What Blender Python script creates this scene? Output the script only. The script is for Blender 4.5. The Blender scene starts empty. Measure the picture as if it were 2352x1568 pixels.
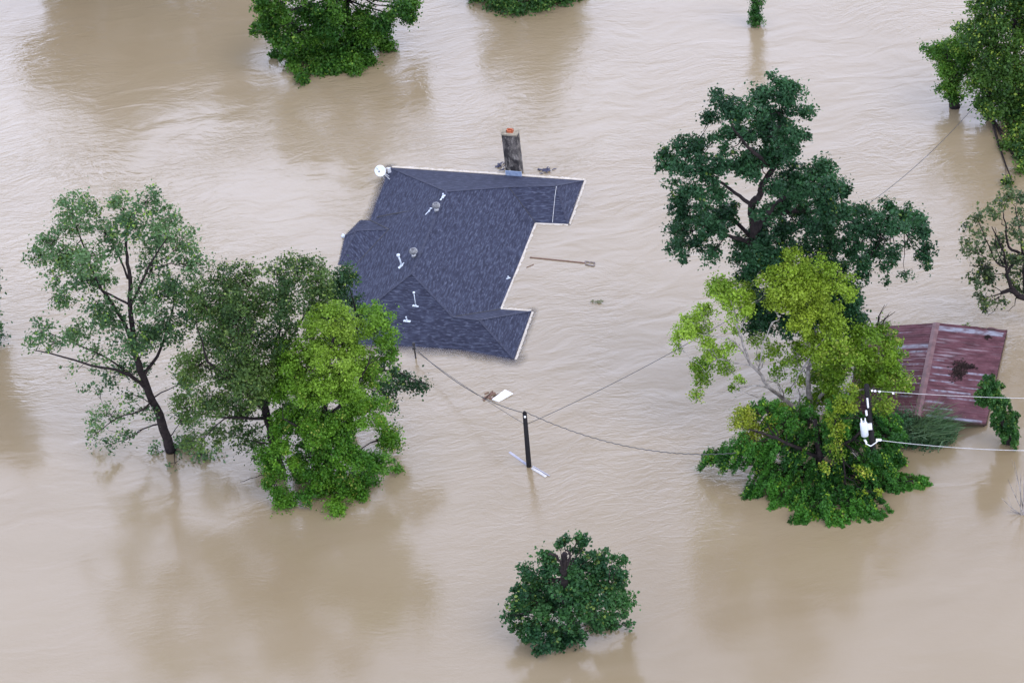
import bpy, bmesh, math, random
import numpy as np
from mathutils import Vector, Matrix, Euler
random.seed(7)
RNG = np.random.default_rng(11)
SC = bpy.context.scene
COL = SC.collection

# ------------------------------------------------------------------ camera, sky, sun, exposure
PITCH, ROLL, DIST, LENS = math.radians(37), math.radians(7), 164.0, 100.0
cd = bpy.data.cameras.new("camera"); cam = bpy.data.objects.new("camera", cd); COL.objects.link(cam)
cd.lens = LENS; cd.sensor_width = 36; cd.clip_start = 1; cd.clip_end = 20000
cam.location = (0, -DIST*math.cos(PITCH), DIST*math.sin(PITCH))
CR = (Matrix.Rotation(math.pi/2-PITCH, 3, 'X') @ Matrix.Rotation(-ROLL, 3, 'Z'))
cam.rotation_euler = CR.to_euler()
SC.camera = cam
SUN_EL, SUN_AZ = math.radians(56), math.radians(132)      # azimuth from +Y towards +X
world = bpy.data.worlds.new("World"); SC.world = world; world.use_nodes = True
wn, wl = world.node_tree.nodes, world.node_tree.links
bg = wn['Background']
sky = wn.new('ShaderNodeTexSky'); sky.sky_type = 'NISHITA'; sky.sun_disc = False
sky.sun_elevation = SUN_EL; sky.sun_rotation = SUN_AZ; sky.dust_density = 3.0; sky.air_density = 1.0
tc = wn.new('ShaderNodeTexCoord')
cn = wn.new('ShaderNodeTexNoise'); cn.inputs['Scale'].default_value = 2.2; cn.inputs['Detail'].default_value = 4
cr = wn.new('ShaderNodeValToRGB'); cr.color_ramp.elements[0].position = .3; cr.color_ramp.elements[1].position = .72
cr.color_ramp.elements[0].color = (9.2, 10.2, 13.8, 1); cr.color_ramp.elements[1].color = (15.0, 16.2, 21.0, 1)
mx = wn.new('ShaderNodeMix'); mx.data_type = 'RGBA'; mx.inputs[0].default_value = .82
wl.new(tc.outputs['Generated'], cn.inputs['Vector']); wl.new(cn.outputs['Fac'], cr.inputs['Fac'])
wl.new(sky.outputs['Color'], mx.inputs[6]); wl.new(cr.outputs['Color'], mx.inputs[7])
sp = wn.new('ShaderNodeSeparateXYZ'); wl.new(tc.outputs['Generated'], sp.inputs[0])   # cloud deck is brighter towards the horizon
mr = wn.new('ShaderNodeMapRange'); mr.inputs['From Min'].default_value = .49; mr.inputs['From Max'].default_value = .74
mr.inputs['To Min'].default_value = 2.35; mr.inputs['To Max'].default_value = .98; mr.interpolation_type = 'SMOOTHSTEP'; wl.new(sp.outputs['Z'], mr.inputs['Value'])
vm = wn.new('ShaderNodeVectorMath'); vm.operation = 'SCALE'; wl.new(mx.outputs[2], vm.inputs[0]); wl.new(mr.outputs[0], vm.inputs['Scale'])
wl.new(vm.outputs[0], bg.inputs['Color']); bg.inputs['Strength'].default_value = 0.10
sd = bpy.data.lights.new("sun", 'SUN'); sun = bpy.data.objects.new("sun", sd); COL.objects.link(sun)
sd.energy = 1.3; sd.angle = math.radians(30); sd.color = (1, .96, .9)
sdir = Vector((math.sin(SUN_AZ)*math.cos(SUN_EL), math.cos(SUN_AZ)*math.cos(SUN_EL), math.sin(SUN_EL)))
sun.rotation_euler = sdir.to_track_quat('Z', 'Y').to_euler()
SC.view_settings.view_transform = 'Standard'; SC.view_settings.look = 'None'
SC.view_settings.gamma = 1; SC.view_settings.exposure = 0.0
SC.render.engine = 'CYCLES'
SC.cycles.max_bounces = 8; SC.cycles.diffuse_bounces = 3; SC.cycles.glossy_bounces = 2; SC.cycles.transparent_max_bounces = 6

# ------------------------------------------------------------------ helpers
W, H = 2352.0, 1568.0
CL = Vector(cam.location)
def ray(x, y):
    s = 36.0/LENS/W
    return (CR @ Vector(((x-W/2)*s, -(y-H/2)*s, -1))).normalized()
def P(x, y, z=0.0):            # survey point: where the sight line meets height z
    d = ray(x, y); return CL + d*((z-CL.z)/d.z)
def PY(x, y, Y):               # ... meets the upright plane at distance Y
    d = ray(x, y); return CL + d*((Y-CL.y)/d.y)
def mpp(p): return (Vector(p)-CL).length*36.0/LENS/W

def tag(o, label=None, cat=None, group=None, kind=None):
    if label: o['label'] = label
    if cat: o['category'] = cat
    if group: o['group'] = group
    if kind: o['kind'] = kind
    return o
def empty(name, loc, label, cat, group=None):
    o = bpy.data.objects.new(name, None); COL.objects.link(o); o.location = loc
    o.empty_display_size = .5
    return tag(o, label, cat, group)
def link(name, me, mat, parent=None):
    o = bpy.data.objects.new(name, me); COL.objects.link(o)
    for m in (mat if isinstance(mat, (list, tuple)) else [mat]): me.materials.append(m)
    if parent is not None:
        o.parent = parent
        w = Matrix.Translation(parent.location) if parent.parent is None else Matrix.Identity(4)
        o.matrix_parent_inverse = w.inverted()
    return o
def mesh_np(name, V, F, n=4):
    me = bpy.data.meshes.new(name)
    V = np.asarray(V, dtype=np.float32); F = np.asarray(F, dtype=np.int32)
    me.vertices.add(len(V)); me.vertices.foreach_set('co', V.ravel())
    me.loops.add(F.size); me.loops.foreach_set('vertex_index', F.ravel())
    me.polygons.add(len(F)); me.polygons.foreach_set('loop_start', np.arange(0, F.size, n, dtype=np.int32))
    me.update(calc_edges=True); return me
class MB:
    def __init__(s): s.V = []; s.F = []
    def tube(s, pts, radii, sides=7, cap=True):
        pts = [Vector(p) for p in pts]; n = len(pts); b = len(s.V)
        if not isinstance(radii, (list, tuple)): radii = [radii]*n
        prev = None
        for i, p in enumerate(pts):
            t = (pts[min(i+1, n-1)]-pts[max(i-1, 0)])
            t = t.normalized() if t.length > 1e-6 else Vector((0, 0, 1))
            if prev is None: a = t.orthogonal().normalized()
            else:
                a = prev - t*prev.dot(t); a = a.normalized() if a.length > 1e-5 else t.orthogonal().normalized()
            prev = a; c = t.cross(a)
            for k in range(sides):
                th = 2*math.pi*k/sides
                s.V.append(p+(a*math.cos(th)+c*math.sin(th))*radii[i])
        for i in range(n-1):
            for k in range(sides):
                k2 = (k+1) % sides
                s.F.append((b+i*sides+k, b+i*sides+k2, b+(i+1)*sides+k2, b+(i+1)*sides+k))
        if cap:
            s.F.append(tuple(b+k for k in reversed(range(sides)))); s.F.append(tuple(b+(n-1)*sides+k for k in range(sides)))
    def box(s, c, x, y, z, hx, hy, hz):
        c, x, y, z = Vector(c), Vector(x).normalized(), Vector(y).normalized(), Vector(z).normalized(); b = len(s.V)
        for i in (-1, 1):
            for j in (-1, 1):
                for k in (-1, 1): s.V.append(c+x*hx*i+y*hy*j+z*hz*k)
        for f in ((0,1,3,2),(4,6,7,5),(0,4,5,1),(2,3,7,6),(0,2,6,4),(1,5,7,3)): s.F.append(tuple(b+q for q in f))
    def poly(s, pts):
        b = len(s.V); s.V += [Vector(p) for p in pts]; s.F.append(tuple(range(b, b+len(pts))))
    def build(s, name, mat, parent=None, smooth=False, bevel=0):
        me = bpy.data.meshes.new(name); me.from_pydata([tuple(v) for v in s.V], [], s.F)
        if smooth: me.polygons.foreach_set('use_smooth', [True]*len(me.polygons))
        me.update(); o = link(name, me, mat, parent)
        if bevel:
            m = o.modifiers.new('bevel', 'BEVEL'); m.width = bevel; m.segments = 2
        return o

def hexc(r, g, b):
    f = lambda c: (c/255/12.92) if c/255 <= .04045 else ((c/255+.055)/1.055)**2.4
    return (f(r), f(g), f(b), 1)
def nmat(name):
    m = bpy.data.materials.new(name); m.use_nodes = True
    return m, m.node_tree.nodes, m.node_tree.links, m.node_tree.nodes['Principled BSDF']
def noise(n, l, vec, scale, detail=4, rough=.55, dist=0):
    t = n.new('ShaderNodeTexNoise'); t.inputs['Scale'].default_value = scale; t.inputs['Detail'].default_value = detail
    t.inputs['Roughness'].default_value = rough; t.inputs['Distortion'].default_value = dist
    if vec is not None: l.new(vec, t.inputs['Vector'])
    return t.outputs['Fac']
def ramp(n, l, fac, stops):
    r = n.new('ShaderNodeValToRGB'); e = r.color_ramp.elements
    while len(e) < len(stops): e.new(.5)
    for q, (p, c) in zip(e, stops): q.position = p; q.color = c if len(c) == 4 else (*c, 1)
    l.new(fac, r.inputs['Fac']); return r.outputs['Color']
def mapping(n, l, vec, scale=(1,1,1), rot=(0,0,0)):
    m = n.new('ShaderNodeMapping'); m.inputs['Scale'].default_value = scale; m.inputs['Rotation'].default_value = rot
    l.new(vec, m.inputs['Vector']); return m.outputs['Vector']
def mixc(n, l, fac, a, b, mode='MIX'):
    m = n.new('ShaderNodeMix'); m.data_type = 'RGBA'; m.blend_type = mode
    for s, v in ((0, fac), (6, a), (7, b)):
        if isinstance(v, (int, float)): m.inputs[s].default_value = v
        elif isinstance(v, tuple): m.inputs[s].default_value = v if len(v) == 4 else (*v, 1)
        else: l.new(v, m.inputs[s])
    return m.outputs[2]
def math_(n, l, op, a, b=0.0):
    m = n.new('ShaderNodeMath'); m.operation = op
    for i, v in enumerate((a, b)):
        if isinstance(v, (int, float)): m.inputs[i].default_value = v
        else: l.new(v, m.inputs[i])
    return m.outputs[0]
def bump(n, l, h, strength, dist, prev=None):
    b = n.new('ShaderNodeBump'); b.inputs['Strength'].default_value = strength; b.inputs['Distance'].default_value = dist
    l.new(h, b.inputs['Height'])
    if prev is not None: l.new(prev, b.inputs['Normal'])
    return b.outputs['Normal']
def objco(n):
    t = n.new('ShaderNodeTexCoord'); return t.outputs['Object']
def simple(name, c1, c2=None, rough=.7, scale=6, metal=0, bmp=0):
    m, n, l, b = nmat(name); v = objco(n)
    f = noise(n, l, v, scale, 5)
    c = ramp(n, l, f, [(.3, c1), (.7, c2 or c1)])
    l.new(c, b.inputs['Base Color']); b.inputs['Roughness'].default_value = rough; b.inputs['Metallic'].default_value = metal
    b.inputs['Specular IOR Level'].default_value = .2 if rough > .7 else .5
    if bmp: l.new(bump(n, l, f, bmp, .02), b.inputs['Normal'])
    return m

# ------------------------------------------------------------------ water
ROOF_OUT = [(895,385),(1117,400),(1340,415),(1322,463),(1305,515),(1230,512),(1192,608),(1150,710),(1220,715),(1180,824),
            (1060,803),(950,795),(745,787),(815,610),(778,608),(792,542),(828,506),(850,506)]
OUT3 = [P(x, y, 0) for x, y in ROOF_OUT]
def water_mesh():
    def axis(lo, hi, flo, fhi, fine):
        core = np.arange(flo, fhi, fine)
        a = flo - np.cumsum(np.geomspace(fine, (flo-lo)*.3, 30)); a = a[a > lo]
        b = fhi + np.cumsum(np.geomspace(fine, (hi-fhi)*.3, 30)); b = b[b < hi]
        return np.concatenate([[lo], a[::-1], core, b, [hi]])
    xs = [p.x for p in OUT3]; ys = [p.y for p in OUT3]
    X = axis(-4000, 4000, min(xs)-1.5, max(xs)+1.5, .09); Y = axis(-600, 9000, min(ys)-1.5, max(ys)+1.5, .09)
    gx, gy = np.meshgrid(X, Y); V = np.stack([gx.ravel(), gy.ravel(), np.zeros(gx.size)], 1)
    nx, ny = len(X), len(Y)
    i = np.arange((nx-1)*(ny-1)); r, c = i//(nx-1), i % (nx-1); q = r*nx+c
    F = np.stack([q, q+1, q+nx+1, q+nx], 1)
    me = mesh_np('water', V, F)
    # film depth over the drowned eaves: distance outside the roof outline
    d = np.full(len(V), 99.0); n = len(OUT3)
    wid = [0.10]*n
    for k, wv in {1:.08, 2:.2, 3:.25, 4:.15, 5:.08, 6:.08, 8:.5, 9:.9, 10:1.0, 11:.9, 12:.5, 17:.6, 0:.08, 7:.08}.items(): wid[k] = wv
    for k in range(n):
        a, b = OUT3[k], OUT3[(k+1) % n]; ax, ay = a.x, a.y; bx, by = b.x-ax, b.y-ay
        t = np.clip(((V[:,0]-ax)*bx+(V[:,1]-ay)*by)/(bx*bx+by*by), 0, 1)
        dd = np.hypot(V[:,0]-ax-t*bx, V[:,1]-ay-t*by)/wid[k]; d = np.minimum(d, dd)
    at = me.attributes.new('film', 'FLOAT', 'POINT'); at.data.foreach_set('value', np.clip(d, 0, 5).astype(np.float32))
    return me
def water_material():
    m, n, l, b = nmat('flood_water'); v = objco(n)
    big = noise(n, l, mapping(n, l, v, (1, .6, 1), (0,0,.5)), .035, 3, .5, 1.2)
    mid = noise(n, l, mapping(n, l, v, (.5, 1.3, 1), (0,0,-.4)), .16, 4, .5, 1.5)
    mud = mixc(n, l, ramp(n, l, big, [(.35,(0,0,0)),(.65,(1,1,1))]), (.230,.173,.100), (.273,.214,.134))
    mud = mixc(n, l, math_(n, l, 'MULTIPLY', ramp(n, l, mid, [(.4,(0,0,0)),(.75,(1,1,1))]), .45), mud, (.287,.226,.150))
    l.new(mud, b.inputs['Base Color'])
    b.inputs['Roughness'].default_value = .13; b.inputs['IOR'].default_value = 1.78
    warp = n.new('ShaderNodeTexNoise'); warp.inputs['Scale'].default_value = .12; l.new(v, warp.inputs['Vector'])
    wv = mixc(n, l, .5, v, warp.outputs['Color'], 'ADD')
    vv = n.new('ShaderNodeVectorMath'); vv.operation = 'MULTIPLY_ADD'; l.new(warp.outputs['Color'], vv.inputs[0])
    vv.inputs[1].default_value = (4, 4, 0); l.new(v, vv.inputs[2]); wv = vv.outputs[0]
    swell = noise(n, l, mapping(n, l, wv, (.5,1.1,1), (0,0,.35)), .55, 2, .5, .6)
    rip = noise(n, l, mapping(n, l, wv, (.55,1.5,1), (0,0,.45)), 1.9, 3, .6, .8)
    fine = noise(n, l, mapping(n, l, wv, (.8,1.3,1), (0,0,.2)), 6.0, 3, .6, .3)
    gate = ramp(n, l, noise(n, l, v, .05, 3, .5, 1.0), [(.40,(.12,.12,.12)),(.60,(1,1,1))])
    sy = n.new('ShaderNodeSeparateXYZ'); l.new(v, sy.inputs[0])      # slack water south of the trees, quick water beside the house
    cal = ramp(n, l, math_(n, l, 'ADD', math_(n, l, 'MULTIPLY', sy.outputs['Y'], .028), math_(n, l, 'ADD', math_(n, l, 'MULTIPLY', sy.outputs['X'], .006), .62)), [(.1,(.22,.22,.22)),(.55,(1,1,1))])
    gate = math_(n, l, 'MULTIPLY', gate, cal)
    swell = math_(n, l, 'MULTIPLY', swell, cal); fine = math_(n, l, 'MULTIPLY', fine, math_(n, l, 'ADD', math_(n, l, 'MULTIPLY', gate, .7), .3))
    n1 = bump(n, l, swell, .26, .25)
    n2 = bump(n, l, math_(n, l, 'MULTIPLY', rip, gate), .7, .1, n1)
    n3 = bump(n, l, fine, .45, .025, n2)
    l.new(n3, b.inputs['Normal'])
    at = n.new('ShaderNodeAttribute'); at.attribute_name = 'film'
    f = math_(n, l, 'ADD', at.outputs['Fac'], math_(n, l, 'MULTIPLY', math_(n, l, 'SUBTRACT', noise(n, l, v, 1.1, 2), .5), .5))
    al = ramp(n, l, f, [(.0,(.12,.12,.12)),(.5,(.6,.6,.6)),(1,(1,1,1))])
    l.new(al, b.inputs['Alpha'])
    return m
water = link('water', water_mesh(), water_material()); tag(water, kind='structure')
water['label'] = 'muddy brown flood water with ripples and sky glare'

bed = MB(); bed.poly([(-4000,-600,-3.2),(4000,-600,-3.2),(4000,9000,-3.2),(-4000,9000,-3.2)])
bedo = bed.build('riverbed', simple('silt', (.12,.09,.05), (.17,.13,.08), .9, .2)); tag(bedo, kind='structure')
# ------------------------------------------------------------------ house
def shingle_material():
    m, n, l, b = nmat('slate_blue_shingles')
    uv = n.new('ShaderNodeUVMap'); uv.uv_map = 'UVMap'; U = uv.outputs[0]
    s1 = noise(n, l, mapping(n, l, U, (1.7, 9, 1)), 1.0, 3, .5, 0)
    s2 = noise(n, l, mapping(n, l, U, (3.2, 11., 1)), 1.0, 1, .5, 0)
    br = n.new('ShaderNodeTexBrick'); l.new(U, br.inputs['Vector'])
    br.inputs['Color1'].default_value = (.0,.0,.0,1); br.inputs['Color2'].default_value = (1,1,1,1); br.inputs['Mortar'].default_value = (0,0,0,1)
    br.inputs['Scale'].default_value = 1; br.inputs['Brick Width'].default_value = .42; br.inputs['Row Height'].default_value = .145
    br.inputs['Mortar Size'].default_value = .012; br.inputs['Bias'].default_value = -.25
    c = ramp(n, l, s1, [(.30,(.013,.0145,.027)),(.50,(.023,.026,.047)),(.68,(.060,.069,.105))])
    c = mixc(n, l, math_(n, l, 'MULTIPLY', br.outputs['Color'], .25), c, (.085,.1,.155))
    c = mixc(n, l, ramp(n, l, s2, [(.58,(0,0,0)),(.70,(.42,.42,.42))]), c, (.15,.165,.23))
    big = noise(n, l, objco(n), .35, 3)
    c = mixc(n, l, math_(n, l, 'MULTIPLY', big, .35), c, (.03,.034,.065))
    l.new(c, b.inputs['Base Color']); b.inputs['Roughness'].default_value = .85; b.inputs['Specular IOR Level'].default_value = .25
    l.new(bump(n, l, br.outputs['Fac'], .5, -.02), b.inputs['Normal'])
    return m
M_sh = shingle_material()
M_cap = simple('ridge_shingle', (.014,.016,.034), (.034,.04,.075), .7, 5)
M_white = simple('weathered_white_metal', (.48,.54,.62), (.66,.72,.78), .45, 8)
M_galv = simple('galvanised', (.32,.33,.34), (.5,.5,.5), .4, 12, .6)
M_dark = simple('dark_metal', (.018,.018,.02), (.045,.042,.045), .6, 10)
hc = P(1000, 600, 0)
house = empty('house', (hc.x, hc.y, 0), 'drowned house with only its slate blue hip roof above the flood water', 'house')
ZR, ZW = 2.2, 1.12
PT = dict(A=(895,385,0),NM=(1117,400,0),NE=(1340,415,0),EM=(1322,463,0),E1=(1305,515,0),E2=(1230,512,0),EE=(1192,608,0),E3=(1150,710,0),E4=(1220,715,0),SE=(1180,824,0),
  S2=(1060,803,0),S3=(950,795,0),SW=(745,787,0),B4=(815,610,0),B3=(778,608,0),B2=(792,542,0),B1=(828,506,0),B0=(850,506,0),
  N1=(1025,440,ZR),S1=(946,628,ZR),R1=(1169,430,ZW),R2=(1278,427,ZW),V=(1040,728,ZW),R3=(1101,735,ZW),J=(893,527,1.15),B=(818,530,.4))
PT = {k: P(*v) for k, v in PT.items()}
FACES = ['A NM NE R2 R1 N1','NE EM E1 R2','R2 E1 E2 R1','N1 R1 E2 EE E3 V S1','E3 E4 R3 V','E4 SE R3','S1 V R3 SE S2 S3 SW',
         'A N1 S1 SW B4 J B0','B0 J B B1','B1 B B2','B2 B B3','B3 B J B4']
def roof_mesh():
    bm = bmesh.new(); uvl = bm.loops.layers.uv.new('UVMap')
    def add(pts):
        nrm = Vector((0,0,0))
        for i in range(len(pts)):
            a, b2 = pts[i], pts[(i+1) % len(pts)]
            nrm += a.cross(b2)
        nrm.normalize()
        if nrm.z < 0: nrm = -nrm
        t = Vector((0,0,1)).cross(nrm); t = t.normalized() if t.length > 1e-4 else Vector((1,0,0)); s = nrm.cross(t)
        f = bm.faces.new([bm.verts.new(p) for p in pts])
        if f.normal.length == 0: f.normal_update()
        for lp in f.loops: lp[uvl].uv = (lp.vert.co.dot(t), lp.vert.co.dot(s))
        return f
    for f in FACES: add([PT[k] for k in f.split()])
    # the eaves run on below the flood
    n = len(OUT3); out = []
    area = sum(OUT3[i].x*OUT3[(i+1)%n].y-OUT3[(i+1)%n].x*OUT3[i].y for i in range(n)); sg = 1 if area > 0 else -1
    for i in range(n):
        a, b2, c = OUT3[i-1], OUT3[i], OUT3[(i+1) % n]
        def nr(p, q):
            d = (q-p); return Vector((d.y, -d.x, 0)).normalized()*sg
        n1, n2 = nr(a, b2), nr(b2, c); m = (n1+n2); m = m/max(.5, m.length**2/2) if m.length > .1 else n1
        out.append(b2+m*1.3+Vector((0,0,-.45)))
    for i in range(n):
        j = (i+1) % n; add([OUT3[i], OUT3[j], out[j], out[i]])
    bmesh.ops.recalc_face_normals(bm, faces=bm.faces)
    bmesh.ops.triangulate(bm, faces=bm.faces)
    me = bpy.data.meshes.new('roof'); bm.to_mesh(me); bm.free()
    return me
roof = link('roof', roof_mesh(), M_sh, house)
mb = MB()
def strip(a, b, w=.15):
    a, b = Vector(a), Vector(b); d = (b-a); L = d.length; d.normalize(); k = int(L/.3)
    side = d.cross(Vector((0,0,1))).normalized(); up = side.cross(d)
    for i in range(k):
        c = a+d*(L*(i+.5)/k)+up*.012
        mb.box(c+Vector((0,0,random.uniform(0,.006))), d, side, up, L/k*.47, w*random.uniform(.85,1.1)*.45, .008)
for s in ('A N1','N1 S1','R1 R2','R2 NE','R2 E1','S1 V','V R3','R3 SE','R3 E4','N1 R1','S1 SW'):
    a, b = s.split(); strip(PT[a], PT[b])
mb.build('ridge_cap', M_cap, house)
mb = MB()
for s in ('J B','B B2','B B3'):
    a, b = s.split(); strip(PT[a], PT[b])
mb.build('ridge_cap', M_cap, house)
# valleys and a thin dark line across the west slope
mb = MB()
def on_roof(x, y, off=.0):
    d = ray(x, y); best = None
    from mathutils.geometry import intersect_ray_tri
    for f in FACES:
        ps = [PT[k] for k in f.split()]
        for i in range(1, len(ps)-1):
            h = intersect_ray_tri(ps[0], ps[i], ps[i+1], d, CL, True)
            if h is not None and (best is None or (h-CL).length < (best-CL).length): best = h
    if best is None: best = P(x, y, 0)
    return best+Vector((0,0,off))
for a, b, r in (('E3','V',.03),('B0','J',.035),('B4','J',.02),('E2','R1',.02)):
    mb = MB(); mb.tube([PT[a].lerp(PT[b], t)+Vector((0,0,.012)) for t in (0,.5,1)], r, 5); mb.build('valley_flashing', M_dark, house)
mb = MB()
mb.tube([on_roof(x, y, .012) for x, y in ((866,499),(890,494),(920,489),(950,484),(985,474))], .035, 5)
mb.build('roof_dark_line', M_dark, house)
mb = MB()
pts = [on_roof(x, y, .03) for x, y in ((1278,429),(1275,450),(1273,470),(1271,490),(1269,512))]
mb.tube(pts, .016, 5); mb.build('hanging_cable', simple('pale_cable', (.3,.3,.32), (.62,.62,.62), .7, 20), house)
# roof turbines
def turbine(x, y):
    p = on_roof(x, y); g = MB()
    g.tube([p-Vector((0,0,.15)), p+Vector((0,0,.28))], .13, 14)
    o = g.build('roof_vent', M_galv, house, True)
    t = MB(); prof = [(.14,.26),(.2,.3),(.235,.38),(.235,.44),(.2,.52),(.12,.57),(.03,.585)]
    t.tube([p+Vector((0,0,h)) for r, h in prof], [r for r, h in prof], 18)
    t.build('vent_head', simple('grey_vent_head', (.05,.05,.055), (.16,.16,.17), .5, 14, .4), o, True)
    f = MB()
    for k in range(14):
        a = 2*math.pi*k/14
        f.tube([p+Vector((math.cos(a+q*.4)*r*1.03, math.sin(a+q*.4)*r*1.03, h)) for q, (r, h) in enumerate(prof[1:6])], .012, 4)
    f.build('vent_fin', M_galv, o, True)
turbine(1003, 485); turbine(951, 590)
# vent pipes with flashing plates
def pipe(x, y, h, tilt, plate, cap=.05, r=.035):
    p = on_roof(x, y, .02); g = MB()
    g.tube([p, p+Vector((tilt[0]*.4, tilt[1]*.4, h*.45)), p+Vector((tilt[0], tilt[1], h))], r, 8)
    g.tube([p+Vector((tilt[0], tilt[1], h-.04)), p+Vector((tilt[0], tilt[1], h+.05))], cap, 10)
    o = g.build('vent_pipe', M_white, house, True)
    q = MB(); a, b = on_roof(x-plate[0], y-plate[1], .03), on_roof(x+plate[0], y+plate[1], .03)
    d = (b-a); s = d.cross(Vector((0,0,1))).normalized(); u = s.cross(d).normalized()
    q.box((a+b)/2, d, s, u, d.length/2, plate[2], .012)
    q.tube([p, p+Vector((0,0,.1))], [r*2.6, r*1.4], 9)
    q.build('pipe_flashing', M_white, o)
pipe(1017, 455, .18, (.05,.1), (5,-6,.06)); pipe(986, 487, .14, (.1,.1), (7,-8,.08))
pipe(923, 611, .75, (-.12,.05), (7,-6,.09), .11, .05); pipe(955, 703, .95, (0,0), (7,1,.09), .07, .025); pipe(935, 738, .28, (-.02,.0), (8,1,.09), .04)
q = MB(); p = on_roof(1167, 640, .03); q.tube([p, p+Vector((.02,.03,.13))], .05, 8); q.box(p, (1,.3,0), (-.3,1,0), (0,0,1), .14, .05, .01); q.build('vent_pipe', M_white, house)
q = MB(); p = P(788, 541, .12); q.tube([p-Vector((0,0,.3)), p, p+Vector((0,0,.1))], [.07,.12,.05], 9); q.build('eave_float', M_white, house)
# service mast
q = MB(); mp = P(955, 822, 0); mt = mp+Vector((0,0,.95))
q.tube([mp-Vector((0,0,.4)), mt], .045, 8); q.tube([mt, mt+Vector((0,0,.16))], [.09,.07], 9)
q.box(mt-Vector((0,0,.25)), (1,0,0), (0,1,0), (0,0,1), .12, .06, .05); q.build('service_mast', M_dark, house)
MAST = mt-Vector((0,0,.2))
# chimney
def brick_material():
    m, n, l, b = nmat('sooty_brick'); v = objco(n)
    uv = mapping(n, l, v, (1,1,1))
    br = n.new('ShaderNodeTexBrick'); mp_ = n.new('ShaderNodeMapping'); mp_.inputs['Rotation'].default_value = (math.pi/2,0,0)
    l.new(v, mp_.inputs['Vector']); l.new(mp_.outputs[0], br.inputs['Vector'])
    br.inputs['Color1'].default_value = (.075,.062,.055,1); br.inputs['Color2'].default_value = (.13,.11,.095,1); br.inputs['Mortar'].default_value = (.2,.19,.17,1)
    br.inputs['Scale'].default_value = 1; br.inputs['Brick Width'].default_value = .22; br.inputs['Row Height'].default_value = .075; br.inputs['Mortar Size'].default_value = .008
    st = noise(n, l, mapping(n, l, v, (2.2,2.2,1.6)), 1.0, 6, .65, .5)
    c = mixc(n, l, ramp(n, l, st, [(.42,(0,0,0)),(.58,(.95,.95,.95))]), br.outputs['Color'], (.018,.015,.015))
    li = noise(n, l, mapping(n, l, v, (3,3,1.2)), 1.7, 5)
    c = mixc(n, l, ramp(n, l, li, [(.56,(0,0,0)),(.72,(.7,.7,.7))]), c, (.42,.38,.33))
    l.new(c, b.inputs['Base Color']); b.inputs['Roughness'].default_value = .9
    l.new(bump(n, l, br.outputs['Fac'], .6, -.02), b.inputs['Normal']); return m
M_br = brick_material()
cb0 = P(1162, 402, .0); cb1 = P(1196, 405, .0); cx = (cb1-cb0).normalized(); cw = (cb1-cb0).length
cy = Vector((-cx.y, cx.x, 0)); cc = (cb0+cb1)/2+cy*.33; ch = 2.95
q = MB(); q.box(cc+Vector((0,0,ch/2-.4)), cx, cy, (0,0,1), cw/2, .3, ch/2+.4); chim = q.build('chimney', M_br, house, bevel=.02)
M_conc = simple('lichen_concrete', (.16,.135,.1), (.36,.32,.24), .9, 4, 0, .4)
q = MB(); q.box(cc+Vector((0,0,ch+.05)), cx, cy, (0,0,1), cw/2+.03, .33, .055); q.build('crown_slab', M_conc, chim, bevel=.015)
M_terra = simple('terracotta', (.36,.085,.03), (.5,.13,.05), .7, 6)
q = MB(); hw = .17
for sx, sy, a, b in ((-1,0,.03,.14),(1,0,.03,.14),(0,-1,.2,.03),(0,1,.2,.03)):
    q.box(cc+cx*(.17*sx)+cy*(.11*sy)+Vector((0,0,ch+.17)), cx, cy, (0,0,1), a, b, .1)
q.build('flue', M_terra, chim)
q = MB(); q.box(cc+cx*.04-cy*.34+Vector((0,0,.17)), cx, cy, (0,0,1), cw/2+.04, .03, .17)
q.build('flashing', simple('blue_tarp_flashing', (.22,.30,.46), (.38,.47,.62), .5, 5), chim)
# satellite dish
dp = P(874, 392, .95)
q = MB(); fwd = (CL-dp).normalized(); nd = (Vector((-.25,-1,.45))).normalized(); a = nd.orthogonal().normalized(); c2 = nd.cross(a)
rings = 7; seg = 28; V0 = []
for side in (0, 1):
    for i in range(rings):
        r = .36*i/(rings-1)+.002; dz = .10*(r/.36)**2 - side*.02
        for k in range(seg):
            th = 2*math.pi*k/seg; V0.append(dp+(a*math.cos(th)+c2*math.sin(th))*r+nd*dz)
q.V = V0
for side in (0,1):
    for i in range(rings-1):
        for k in range(seg):
            A_ = side*rings*seg+i*seg+k; B_ = side*rings*seg+i*seg+(k+1)%seg
            q.F.append((A_, B_, B_+seg, A_+seg))
e = (rings-1)*seg
for k in range(seg): q.F.append((e+k, e+(k+1)%seg, e+rings*seg+(k+1)%seg, e+rings*seg+k))
dish = q.build('satellite_dish', simple('dish_white', (.74,.8,.8), (.84,.88,.88), .4, 5), house, True)
q = MB(); foot = on_roof(892, 410)
for o_ in ((-.3,.2),(.05,.3),(.1,-.1)): q.tube([dp-nd*.04, foot+Vector((o_[0], o_[1], -.05))], .025, 6)
q.tube([dp-nd*.04, P(893,385,.45)], .03, 6)
q.box(P(894,391,.42), (1,.2,0), (-.2,1,0), (0,0,1), .1, .06, .16)
q.build('dish_mount', simple('mount_grey', (.45,.47,.5), (.7,.7,.72), .5, 9), dish)
q = MB(); q.tube([dp-c2*.3+nd*.08, dp+nd*.34], .015, 6); q.box(dp+nd*.36, a, c2, nd, .05, .045, .06)
q.build('feed_horn', simple('feed_grey', (.1,.1,.13), (.25,.25,.28), .5, 9), dish)

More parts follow.
